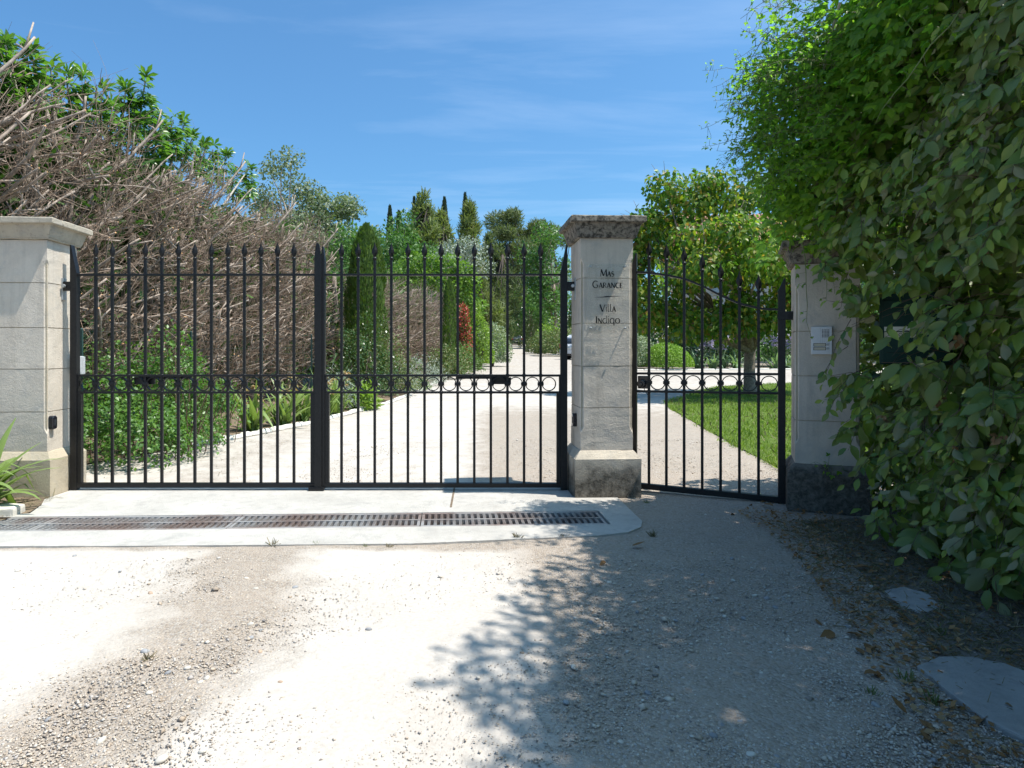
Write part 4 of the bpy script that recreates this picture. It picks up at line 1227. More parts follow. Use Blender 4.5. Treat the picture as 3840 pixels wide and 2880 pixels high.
for k in range(4):
    P, Rr = twig_mesh(TW_H, 60 + k)
    V, F = multi_tubes(P, Rr, 3)
    TWIGS.append(mesh_np('twigs', V, F, M['dead_twig'], True))
    n = 3600
    z = RNG.uniform(0.3, TW_H * 1.0, n); x = -RNG.random(n) ** 0.8 * 0.9 - 0.02 + (RNG.random(n) < 0.12) * RNG.uniform(0, 0.5, n); y = RNG.uniform(-.6, .6, n)
    P = np.stack([x, y, z], 1); d = unit(rnd(n) + np.array([0.5, 0, 0.25])); nn = unit(rnd(n) + np.array([0.2, 0, 0.6]))
    V, F = scatter((NEEDLE[0] * np.array([1.8, 1, 1])), NEEDLE[1], P, frames(d, nn), RNG.uniform(0.10, 0.24, n))
    SPRAY.append(mesh_np('foliage', V, F, M['conifer'], True))
    b = MB()
    hh = TW_H * RNG.uniform(0.93, 1.02)
    pts = [Vector((RNG.normal() * 0.03, RNG.normal() * 0.04, z)) for z in np.linspace(-0.1, hh, 7)]
    b.tube(pts, [0.085, 0.078, 0.07, 0.064, 0.058, 0.052, 0.046], 9); b.m[-1] = 1
    for q in range(5):
        z = RNG.uniform(0.5, hh * 0.9); s = Vector((0.0, RNG.uniform(-.05, .05), z)); e = s + Vector((RNG.uniform(0.05, 0.35), RNG.uniform(-.35, .35), RNG.uniform(.25, .8)))
        b.tube([s, s.lerp(e, 0.4) + Vector((0.06, 0, -0.03)), e], [0.034, 0.03, 0.025], 7); b.m[-1] = 1
    TRUNKS.append(b.mesh('trunk', [M['bark'], M['cut_wood']], True))
ORD = ['first', 'second', 'third', 'fourth', 'fifth', 'sixth', 'seventh', 'eighth', 'ninth', 'tenth', 'eleventh', 'twelfth', 'thirteenth', 'fourteenth', 'fifteenth', 'sixteenth', 'seventeenth', 'eighteenth']
def pruned(i, loc, rot, sc, label, group, nb):
    t = empty('pruned_conifer', loc, (0, 0, rot), label, 'conifer', group)
    t.scale = (sc[0], sc[0], sc[1])
    v = i % 4
    obj('trunk', TRUNKS[(i * 3 + 1) % 4], t); tag(obj('twigs', TWIGS[v], t), kind='stuff'); tag(obj('foliage', SPRAY[(v + 1) % 4], t), kind='stuff')
    for p, r, mi in VARIANT[v][::-1][:nb] if nb >= 24 else VARIANT[v][::2] + VARIANT[v][1::4]:
        obj('branch', BRANCH[mi], t, p, r)
    return t
NP = 18
for i in range(NP):
    f = i / (NP - 1)
    x = -5.02 + 0.95 * f + RNG.uniform(-.08, .08); y = 5.35 + 9.3 * f + RNG.uniform(-.08, .08)
    h = (1.08 - 0.07 * f) * RNG.uniform(0.93, 1.04) * (0.95 if i < 2 else 1)
    pruned(i, (x, y, G(x, y)), RNG.uniform(-.25, .25), (1.0, h), '%s pruned conifer from the gate, its drive side cut back to brown twigs' % ORD[i], 'tall row of pruned conifers beside the drive', 24)
for i in range(12):
    f = i / 11
    x = -3.75 + 1.75 * f; y = 17.0 + 10.5 * f
    pruned(i + 2, (x, y, G(x, y)), RNG.uniform(-.2, .1) - 0.1, (1.15, (0.86 - 0.06 * f) * RNG.uniform(0.96, 1.04)), '%s cut back conifer counted from the big cypress in the lower far row' % ORD[i], 'lower far row of pruned conifers behind the cypress', 18)

# fig tree rising behind the bare hedge
def fig_tree():
    t = empty('fig_tree', (-5.1, 9.3, G(-5.1, 9.3)), (0, 0, 0), 'leafy green fig tree rising behind the bare pruned hedge', 'fig tree')
    o = np.array([-5.1, 9.3, G(-5.1, 9.3)])
    sh = [(20, 170, 6.6), (120, 205, 7.0), (60, 290, 6.9), (190, 260, 7.4), (320, 300, 8.0), (500, 400, 8.9), (60, 235, 7.0), (150, 330, 7.3), (250, 290, 7.8), (300, 390, 8.0), (420, 400, 8.4), (470, 345, 8.8), (545, 305, 9.0), (590, 400, 9.3), (650, 450, 10.0), (720, 520, 10.6), (760, 560, 11.2), (850, 590, 12.0), (935, 630, 12.6), (350, 460, 8.3), (520, 470, 9.2), (640, 540, 10.2), (90, 300, 7.2), (200, 400, 7.7), (690, 470, 10.3), (800, 560, 11.6), (450, 480, 8.8), (560, 520, 9.6), (20, 200, 6.8), (880, 660, 12.4), (600, 480, 9.6), (380, 350, 8.2)]
    tips = [np.array(at(px, py, Y)) - o for px, py, Y in sh]
    b = MB()
    b.tube([(0, 0, -0.1), (0.05, 0, 0.6), (0.02, 0.05, 1.3)], [0.12, 0.1, 0.09], 9)
    P = []; D = []
    for tp in tips:
        mid = tp * 0.5 + np.array([-0.15, 0, 0.25])
        b.tube([(0, 0, 1.1), tuple(mid * 0.6 + np.array([0, 0, .4])), tuple(mid + (tp - mid) * 0.5), tuple(tp)], [0.05, 0.035, 0.022, 0.009], 6)
        n = 38
        s = RNG.random(n); a = RNG.uniform(0, 6.28, n)
        out = np.stack([np.cos(a), np.sin(a), RNG.uniform(-.5, .5, n)], 1)
        p = tp + np.array([0, 0, 0.1]) - np.array([0.02, 0.0, 0.62]) * s[:, None] + out * 0.05 * s[:, None]
        P.append(p); D.append(unit(out + np.array([0, 0, -0.35]) + np.array([0, 0, 1.3]) * (s < 0.2)[:, None]))
    obj('branches', b.mesh('branches', M['bark_pale'], True), t)
    P = np.concatenate(P); D = np.concatenate(D); n = len(P)
    nn = unit(rnd(n) * 0.5 + np.array([0.1, -0.1, 0.8]) + D * 0.4)
    leaves_on(t, P, D, nn, RNG.uniform(0.11, 0.215, n), FIG, M['fig_leaf'], 300)
fig_tree()

# green wire fence along the bed
def wire_fence():
    A, B_ = np.array([-3.93, 6.55]), np.array([-3.02, 11.9])
    t = empty('wire_fence', (A[0], A[1], G(*A)), (0, 0, 0), 'green wire mesh fence on thin posts in front of the bare hedge', 'fence')
    L = np.linalg.norm(B_ - A); d = (B_ - A) / L
    for k in range(4):
        p = d * L * k / 3
        obj('post', MB().box((0, 0, 0.62), (0.024, 0.024, 1.34)).lathe([(0.014, 1.28), (0.016, 1.30), (0.010, 1.31)], sides=8).mesh('post', M['green_post']), t, (p[0], p[1], G(*(A + p)) - G(*A)))
    P = []
    for z in np.arange(0.08, 1.4, 0.10): P.append([(0, 0, z), tuple(d * L) + (z + G(*B_) - G(*A),)])
    for s in np.arange(0.05, L, 0.10):
        q = d * s; P.append([(q[0], q[1], 0.05), (q[0], q[1], 1.4)])
    P = np.array(P); V, F = multi_tubes(P, np.full(P.shape[:2], 0.0014), 3)
    tag(obj('wire_mesh', mesh_np('wire_mesh', V, F, M['green_post']), t), kind='stuff')
wire_fence()

# bramble-like shrub right behind the left leaf
def bramble():
    t = empty('shrub', (-3.55, 6.9, G(-3.55, 6.9)), (0, 0, 0), 'loose bright green shrub spilling over the bed behind the left gate leaf', 'shrub')
    P = []; D = []
    for (c, r, n) in (((-.1, -.35, 0.32), (.55, .6, .5), 2600), ((.35, -.55, .2), (.38, .45, .38), 1700), ((.1, .45, .42), (.6, .7, .58), 2600), ((.3, .8, .35), (.42, .5, .42), 1700), ((.25, 0.25, .85), (.3, .35, .45), 800), ((.6, .0, .16), (.25, .4, .25), 900), ((-.3, .2, .7), (.35, .6, .45), 900), ((-.25, -.8, .25), (.4, .4, .35), 900)):
        p, d = blob_points(n, c, r, 0.22, 3, int(n), -0.4); P.append(p); D.append(d)
    P = np.concatenate(P); D = np.concatenate(D); n = len(P)
    ok = P[:, 2] > 0.01; P, D = P[ok], D[ok]; n = len(P)
    leaves_on(t, P, unit(rnd(n) + D * .6 - np.array([0, 0, .25])), unit(D + rnd(n) * 0.6 + np.array([0, 0, .5])), RNG.uniform(0.025, 0.055, n), LEAF_RD, M['bramble'])
    P0 = rnd(60, -1, 1) * np.array([.5, .7, 0]) + np.array([.2, .2, 0]); e = P0 + rnd(60, -1, 1) * np.array([.4, .4, .3]) + np.array([.1, 0, .95])
    mid = (P0 + e) / 2 + rnd(60) * 0.1 + np.array([0, 0, .15])
    V, F = multi_tubes(np.stack([P0, mid, e], 1), np.full((60, 3), 0.005) * np.array([1, .8, .4]), 4)
    tag(obj('stems', mesh_np('stems', V, F, M['stem_red'], True), t), kind='stuff')
bramble()

# iris clumps behind the stone edging
for i, (x, y) in enumerate(((-2.98, 8.75), (-2.72, 9.2), (-2.62, 9.75), (-2.42, 10.2), (-2.36, 10.75))):
    iris_clump(['first', 'second', 'third', 'middle', 'last'][i] + ' flowerless iris clump along the white stone edging, counted from the shrub', (x, y, G(x, y)), 34, 0.78, 0.062, M['iris'], 300 + i, 2, 'iris_dry', 0.62, 'iris clumps in the left bed', 0.75, 0.55)
silver_ = [(-2.42, 11.4, .28, .32, .5), (-2.2, 12.0, .25, .3, .42)]
bush('silver_shrub', 'silver grey shrub with upright stems at the end of the iris row', 'shrub', (-2.42, 11.3, G(0, 11.3)), (.34, .36, .62), 1500, 0.06, M['silver'], NEEDLE, 0.25, seed=5)
bush('grass_clump', 'small yellow green clump at the foot of the drive edging', 'plant', (-2.02, 11.5, G(0, 11.5)), (.22, .22, .36), 420, 0.16, M['yellowgreen'], NEEDLE, 0.2, seed=6, stems=False)
bush('rose_bush', 'dark green rose bush in front of the big cypress', 'shrub', (-2.3, 12.9, G(0, 12.9)), (.62, .62, 1.28), 5200, 0.055, M['rose'], LEAF_LO, 0.24, seed=7)
bush('rose_bush', 'sparse olive green bush right of the big cypress', 'shrub', (-1.95, 14.3, G(0, 14.3)), (.55, .5, 1.1), 3000, 0.055, M['weed'], LEAF_LO, 0.25, seed=8)
cypress('big green cypress column in the middle of the left bed', (-2.5, 14.6, G(0, 14.6)), 3.68, 0.86, 11000, 0.11, M['cypress'], None, 2.6, 1)
bush('santolina', 'silver grey santolina mound near the drive', 'shrub', (-1.62, 17.6, G(0, 17.6)), (.75, .65, .66), 3600, 0.06, M['silver'], NEEDLE, 0.2, seed=9)
bush('santolina', 'smaller silver santolina at the edging', 'shrub', (-1.72, 15.0, G(0, 15)), (.36, .32, .42), 1500, 0.05, M['silver'], NEEDLE, 0.2, seed=10)
bush('low_shrub', 'low green shrub at the edging beside the silver mound', 'shrub', (-1.52, 16.0, G(0, 16)), (.3, .4, .26), 900, 0.06, M['lowgreen'], NEEDLE, 0.2, seed=11)
cypress('slim cypress beside the red photinia', (-1.02, 22, G(0, 22)), 3.15, 0.52, 4500, 0.10, M['cypress'], None, 2.2, 2)
t_ = bush('photinia', 'tall clipped photinia glowing red beside the slim cypress', 'shrub', (-0.62, 25, G(0, 25)), (.32, .4, 2.35), 4200, 0.085, M['photinia'], LEAF_LO, 0.10, seed=12)
bush('laurel_shrub', 'tall yellow green clipped shrub behind the red photinia', 'shrub', (-0.02, 27.5, G(0, 27.5)), (.55, .6, 2.15), 3600, 0.09, M['yellowgreen'], LEAF_LO, 0.10, seed=13)
bush('variegated_shrub', 'grey white variegated shrub along the far left of the drive', 'shrub', (0.55, 30, G(0, 30)), (.78, .7, 1.7), 4200, 0.09, M['variegated'], LEAF_LO, 0.16, seed=14)
bush('low_shrub', 'bright green leafy shrub under the slim cypress', 'shrub', (-0.75, 23.6, G(0, 23.6)), (.75, .6, .95), 2200, 0.13, M['lowgreen'], NEEDLE, 0.2, seed=15)
bush('low_shrub', 'pale olive shrub with reddish tips beside the silver mound', 'shrub', (-1.05, 20.6, G(0, 20.6)), (.6, .55, .85), 2400, 0.07, M['weed'], LEAF_LO, 0.2, seed=16)
for i, (x, y, r, h, mt) in enumerate(((0.25, 32, .5, .75, 'lowgreen'), (0.55, 36, .6, .8, 'yellowgreen'), (0.9, 41, .7, .9, 'lowgreen'), (1.5, 51, .8, 1.1, 'yellowgreen'), (2.0, 62, 1.0, 1.6, 'lowgreen'))):
    bush('low_shrub', ['small green shrub below the variegated shrub', 'yellow green shrub past the variegated shrub', 'rounded green shrub where the drive narrows', 'yellow green shrub near the dark parked car', 'bigger green shrub left of the dark parked car'][i], 'shrub', (x - 0.25, y, G(x, y)), (r, r, h), 1500, 0.10 + 0.01 * i, M[mt], LEAF_LO, 0.2, 'low shrubs along the far drive', seed=20 + i)

# white stone edging of the bed: every stone a piece
def edging(pts, label, ymax, smin, step, nmax=150):
    t = empty('stone_edging', (pts[0][0], pts[0][1], G(*pts[0])), (0, 0, 0), label, 'edging')
    base = []
    for k in range(5):
        b = MB(); rr = np.random.default_rng(k)
        secs = []
        for x, s in ((-0.5, 0.72), (-0.45, 0.92), (-0.2, 1.02), (0.2, 1.0), (0.45, 0.93), (0.5, 0.74)):
            ring = []
            for q in range(8):
                a = PI * q / 7
                ring.append(Vector((x, 0.5 * math.cos(a) * s * rr.uniform(.93, 1.05), (0.15 + 0.85 * math.sin(a)) * s * rr.uniform(.93, 1.05) - 0.1)))
            secs.append(ring)
        base.append(b.loft(secs).mesh('stone', M['kerb'], True))
    d = 0; seg = [np.array(p) for p in pts]; n = 0
    for a, b_ in zip(seg[:-1], seg[1:]):
        L = np.linalg.norm(b_ - a); u = (b_ - a) / L; s = 0.0
        while s < L:
            l = RNG.uniform(0.8, 1.25) * step
            c = a + u * (s + l / 2); s += l
            if c[1] > ymax or n >= nmax: continue
            n += 1
            o = obj('stone', base[int(RNG.integers(0, 5))], t, (c[0] - pts[0][0] + RNG.uniform(-.01, .01), c[1] - pts[0][1], G(*c) - G(*pts[0]) - 0.01), (0, 0, math.atan2(u[1], u[0]) + RNG.uniform(-.08, .08)), (l * 0.97, 0.10, 0.075 * RNG.uniform(.85, 1.1)))
edging(KERB[1:], 'white stone edging between the planting bed and the drive', 29, 0, 0.19)
edging([(5.6, 26.2), (7.6, 26.4), (11.2, 26.8), (17, 27)], 'pale stone edging in front of the iris bed across the drive', 40, 0, 0.45)

# iris with withered flowers at the foot of the left pillar
iris_clump('iris plant with long arching leaves and withered flowers by the left pillar', (-3.45, 4.45, -0.02), 60, 0.64, 0.105, M['iris'], 401, 5, 'iris_dry', 0.66, None, 1.0, 0.8)
obj_ = tag(obj('edge_stone', roughen(MB().box((0, 0, 0), (0.5, 0.16, 0.09)).mesh('edge_stone', M['kerb'], bevel=0.02), 0.012, 7, 3), None, (-3.36, 4.47, 0.0), (0, 0.03, 0.1)), 'white edging stone lying under the iris at the end of the drain', 'stone')
# ------------------------------------------------------------------ right: garden behind the pedestrian gate
def apricot():
    x, y = 5.94, 14.6; z = G(x, y)
    t = empty('apricot_tree', (x, y, z), (0, 0, 0), 'spreading green and yellow fruit tree with a thick trunk on the lawn', 'tree')
    rr = np.random.default_rng(9)
    lowc = [(-1.9, -.3, 1.9), (-1.2, .3, 1.75), (-.6, -.9, 1.95), (.4, -.8, 2.0), (1.2, 0, 2.1), (1.7, .6, 2.3), (-2.3, .5, 2.5), (-1.7, -.9, 2.5), (-.9, -1.3, 2.6), (0, -1.4, 2.6), (.9, -1.1, 2.7), (1.7, -.6, 2.9), (-2.2, 0, 3.2), (-1.5, -.8, 3.3), (-.7, -1.2, 3.4), (.2, -1.1, 3.5), (1.1, -.8, 3.5), (-1.9, .2, 3.9), (-1.25, -.3, 4.05), (-.5, -.5, 4.15), (.3, -.3, 4.4), (1.1, 0, 4.3), (1.8, .3, 3.8), (-1.0, .9, 3.2), (.2, 1.1, 3.2), (1.2, 1.0, 3.0), (-.3, .2, 2.8), (.6, .2, 3.2), (-1.95, -.35, 4.45), (-1.0, -.2, 4.6), (-2.4, -.5, 1.75), (-1.6, -.8, 1.5), (-.9, -.9, 1.55), (-2.65, 0, 3.0), (-2.75, -.2, 2.3), (-2.4, -.2, 3.7), (-.2, -1.0, 1.65), (.6, -.9, 1.6), (2.3, .2, 2.9), (2.5, 0, 3.6), (-1.6, -1.9, 2.6), (-.6, -2.1, 2.7), (.5, -2.0, 2.8), (-1.1, -1.8, 3.3), (1.2, -1.7, 3.1)]
    b = MB()
    b.tube([(0.02, 0, -0.1), (0, 0, .15), (-.02, 0, .5), (.0, .02, .95), (.03, 0, 1.2)], [0.20, 0.145, 0.12, 0.115, 0.135], 12)
    forks = [Vector((-.75, -.1, 1.75)), Vector((-.35, -.5, 1.9)), Vector((.45, -.3, 1.95)), Vector((.6, .4, 1.9)), Vector((-.2, .5, 2.0)), Vector((-1.0, -.15, 1.32))]
    for f in forks: b.tube([(0, 0, 1.0), Vector((0, 0, 1.15)).lerp(f, 0.5) + Vector((0, 0, -.06)), f], [0.11, 0.085, 0.06], 8)
    P = []; D = []
    for c in lowc:
        c = Vector(c); f = min(forks, key=lambda q: (q - c).length)
        mid = f.lerp(c, .5) + Vector(rr.normal(size=3)) * .1
        b.tube([f, mid, c], [0.04, 0.025, 0.012], 6)
        for q in range(4):
            e = c + Vector(rr.normal(size=3)) * .34 + Vector((0, 0, .12)); b.tube([c, c.lerp(e, .5) + Vector((0, 0, .03)), e], [0.010, 0.007, 0.003], 4)
        n = 470
        p, d = ellip_points(n, c, (.52, .52, .40), .25); P.append(p); D.append(d)
    # upright young shoots with reddish tips
    for q in range(26):
        s0 = Vector(lowc[int(rr.integers(16, len(lowc)))]) + Vector(rr.normal(size=3)) * .3; e = s0 + Vector((rr.normal() * .12, rr.normal() * .12, rr.uniform(.3, .8)))
        b.tube([s0, e], [0.006, 0.003], 4)
        n = 26; u = rr.random(n); p = np.array(s0) + np.array(e - s0) * u[:, None] + rr.normal(size=(n, 3)) * .05; P.append(p); D.append(rdir(n))
    obj('trunk', b.mesh('trunk', M['bark'], True), t)
    P = np.concatenate(P); D = np.concatenate(D); n = len(P)
    ax = unit(rnd(n) * .8 + D * .4 - np.array([0, 0, .75])); nn = unit(D * .6 + rnd(n) * .6 + np.array([0, -.2, .5]))
    leaves_on(t, P, ax, nn, RNG.uniform(0.08, 0.15, n), LEAF_RD, M['apricot'], 300, rest_name='crown')
apricot()

# lawn blades (nobody could count them)
def lawn_grass():
    from mathutils.geometry import intersect_point_tri_2d
    n = 120000
    y = 5.65 + (18.6 - 5.65) * RNG.random(n) ** 1.7; x = RNG.uniform(2.6, 9.5, n)
    ey = [p[1] for p in LAWN[:11]]; ex = [p[0] for p in LAWN[:11]]
    ok = x > np.interp(y, ey, ex) - 0.05 + 0.1 * RNG.random(n) ** 3 * np.sin(x * 40)
    ok &= (x / y < 1.0)
    x, y = x[ok], y[ok]; n = len(x)
    P = np.stack([x, y, gz(x, y) + 0.012], 1)
    d = unit(rnd(n) * 0.75 + np.array([0, 0, .8])); nn = rdir(n)
    sc = RNG.uniform(0.022, 0.055, n) * (1 + 0.35 * np.sin(x * 5.1) * np.sin(y * 4.3))
    V, F = scatter(BLADE[0] * np.array([1.6, 1, 1]), BLADE[1], P, frames(d, nn), sc)
    tag(obj('lawn_grass', mesh_np('lawn_grass', V, F, M['lawn_grass'])), 'short green lawn grass growing behind the small gate', 'grass', None, 'stuff')
lawn_grass()
def lawn_thatch():
    n = 16000
    y = 5.65 + 12.9 * RNG.random(n) ** 1.7; x = RNG.uniform(2.75, 9.5, n)
    ok = (x > np.interp(y, [p[1] for p in LAWN[:11]], [p[0] for p in LAWN[:11]]) + .05) & (x / y < 1.0) & (RNG.random(n) < .35 + .65 * (np.sin(x * 2.3 + y) * np.sin(y * 1.9 - x) > .25))
    x, y = x[ok], y[ok]; n = len(x)
    V, F = scatter(BLADE[0] * np.array([1.8, 1, 1]), BLADE[1], np.stack([x, y, gz(x, y) + .015], 1), frames(unit(rnd(n) + np.array([0, 0, .6])), rdir(n)), RNG.uniform(.03, .075, n))
    tag(obj('lawn_thatch', mesh_np('lawn_thatch', V, F, M['dry_grass'])), 'straw coloured dry blades in the lawn behind the small gate', 'grass', None, 'stuff')
lawn_thatch()

bush('box_ball', 'bright yellow green clipped box dome at the drive edge', 'shrub', (7.6, 27.2, G(0, 27.2)), (1.08, .95, .98), 15000, 0.055, M['box'], LEAF_LO, 0.035, seed=31)
bush('variegated_ball', 'pale variegated rounded shrub half behind the name plate pillar', 'shrub', (6.15, 27.6, G(0, 27.6)), (1.05, .9, 1.6), 11000, 0.065, M['variegated'], LEAF_LO, 0.07, seed=32)
cypress('clipped dark cypress behind the name plate pillar', (6.75, 29.5, G(0, 29.5)), 3.6, 0.95, 6000, 0.13, M['cypress'], None, 3.0, 33)
for i, (x, y) in enumerate(((9.05, 27.5), (9.6, 27.4), (10.15, 27.8), (10.6, 27.4))):
    iris_clump(['leftmost', 'second', 'third', 'fourth'][i] + ' pale violet iris clump in the bed left of the fruit tree trunk', (x, y, G(x, y)), 34, 0.95, 0.085, M['iris_far'], 500 + i, 6, 'petal', 1.5, 'violet irises across the drive', 0.9, 1.0)
for i, (x, y) in enumerate(((12.2, 27.5), (12.8, 27.7))):
    iris_clump(['first', 'second'][i] + ' pale violet iris clump in the bed right of the fruit tree trunk', (x, y, G(x, y)), 34, 0.95, 0.085, M['iris_far'], 520 + i, 6, 'petal', 1.6, 'violet irises across the drive', 0.9, 1.0)
SH = [(8.2, 30, 1.6, 2.2, 'laurel'), (10.2, 30.5, 1.7, 2.6, 'laurel'), (12.3, 30, 1.7, 2.4, 'broad'), (14.4, 29.5, 1.6, 2.4, 'broad'), (16.4, 29.5, 1.8, 3.2, 'broad'), (7.5, 33.5, 1.3, 2.2, 'laurel'), (18.5, 30, 1.8, 3.0, 'laurel')]
SHL = ['dark glossy shrub behind the box dome', 'dark glossy shrub behind the violet irises', 'green shrub behind the fruit tree trunk', 'green shrub left of the shaded pillar', 'tall green shrub behind the shaded pillar', 'dark shrub behind the clipped cypress', 'dark shrub in the right far corner of the garden']
for i, (x, y, r, h, mt) in enumerate(SH):
    bush('garden_shrub', SHL[i], 'shrub', (x, y, G(x, y)), (r, r * .8, h), 4200, 0.13, M[mt], LEAF_LO, 0.16, 'garden shrubs below the villa', seed=40 + i)

# villa behind the fruit tree
def villa():
    x0, y0, w, d, h = 11.4, 34.0, 16.0, 9.0, 5.6
    z = G(x0, y0)
    t = empty('villa', (x0, y0, z), (0, 0, R(-6)), 'pale rendered villa with a terracotta tiled roof behind the fruit tree', 'house')
    b = MB()
    hr = 2.6
    b.loft([[Vector((x, y, zz)) for y, zz in ((0, -.5), (d, -.5), (d, h), (d / 2, h + hr), (0, h))] for x in (0, w)])
    obj('wall', b.mesh('wall', M['render']), t)
    rf = empty('roof', (0, 0, 0)); rf.parent = t
    rm = MB()
    ov = 0.45; sl = math.atan2(hr, d / 2); L = math.hypot(hr, d / 2) + ov
    for s in (0, 1):
        pts = []
        a = Vector((-ov, -ov * math.cos(sl), h - ov * math.sin(sl) + 0.09)) if s == 0 else Vector((-ov, d + ov * math.cos(sl), h - ov * math.sin(sl) + 0.09))
        e = Vector((-ov, d / 2, h + hr + 0.09))
        P = [a, e, e + Vector((w + 2 * ov, 0, 0)), a + Vector((w + 2 * ov, 0, 0))]
        up = Vector((0, 0, .10))
        rm.add(P + [p + up for p in P], [(0, 1, 2, 3), (7, 6, 5, 4), (0, 4, 5, 1), (1, 5, 6, 2), (2, 6, 7, 3), (3, 7, 4, 0)])
    me_deck = rm.mesh('roof_deck', M['roof_tile'])
    obj('roof_deck', me_deck, rf)
    # rows of barrel tiles on the slope in view: one strip per row
    strip = MB()
    n = 22
    for i in range(n):
        f0, f1 = i / n, (i + 1.06) / n
        secs = []
        for f, dz in ((f0, 0.05), (f1, 0.02)):
            yy = -ov * math.cos(sl) + f * L * math.cos(sl); zz = h - ov * math.sin(sl) + 0.19 + f * L * math.sin(sl) + dz
            secs.append([Vector((0.09 * math.cos(a), yy, zz + 0.075 * math.sin(a))) for a in np.linspace(0, PI, 6)])
        strip.loft(secs, True, 0)
    me = strip.mesh('tile_row', M['roof_tile'], True)
    for k in range(int((w + 2 * ov) / 0.21)):
        obj('tile_row', me, rf, (-ov + 0.1 + k * 0.21, 0, 0))
    obj('cornice', MB().box((w / 2, -0.12, h - 0.18), (w + 0.3, 0.20, 0.22)).box((-0.1, d / 2, h - 0.18), (0.16, d, 0.2)).mesh('cornice', M['render']), t)
    for wx, wz in ((1.6, 1.1), (4.6, 1.1), (7.6, 1.1), (1.6, 3.6), (4.6, 3.6), (7.6, 3.6), (10.6, 1.1), (10.6, 3.6)):
        f = obj('window', MB().box((0, -0.02, 0.65), (1.1, 0.10, 0.06)).box((0, -0.02, -0.65), (1.2, 0.16, 0.07)).box((-.52, -0.02, 0), (.06, .10, 1.24)).box((.52, -0.02, 0), (.06, .10, 1.24)).mesh('window', M['render']), t, (wx, -0.02, wz + .65))
        obj('pane', MB().box((0, -0.015, 0), (0.98, 0.03, 1.24)).mesh('pane', M['window']), f)
        for s in (-1, 1): obj('shutter', MB().box((s * 0.88, -0.05, 0), (0.54, 0.04, 1.3)).mesh('shutter', M['shutter']), f)
    for wy in (2.2, 5.6):
        for wz in (1.1, 3.6):
            f = obj('window', MB().box((-0.03, 0, -.65), (.16, 1.2, .07)).box((-.03, 0, .65), (.1, 1.1, .06)).mesh('window', M['render']), t, (-0.02, wy, wz + .65))
            obj('pane', MB().box((-0.015, 0, 0), (0.03, 0.98, 1.24)).mesh('pane', M['window']), f)
    ch = MB().box((3.2, d / 2 + 1.0, h + hr + 0.2), (0.9, 0.6, 1.6)).box((3.2, d / 2 + 1.0, h + hr + 1.05), (1.05, 0.75, 0.12))
    obj('chimney', ch.mesh('chimney', M['render']), rf)
villa()

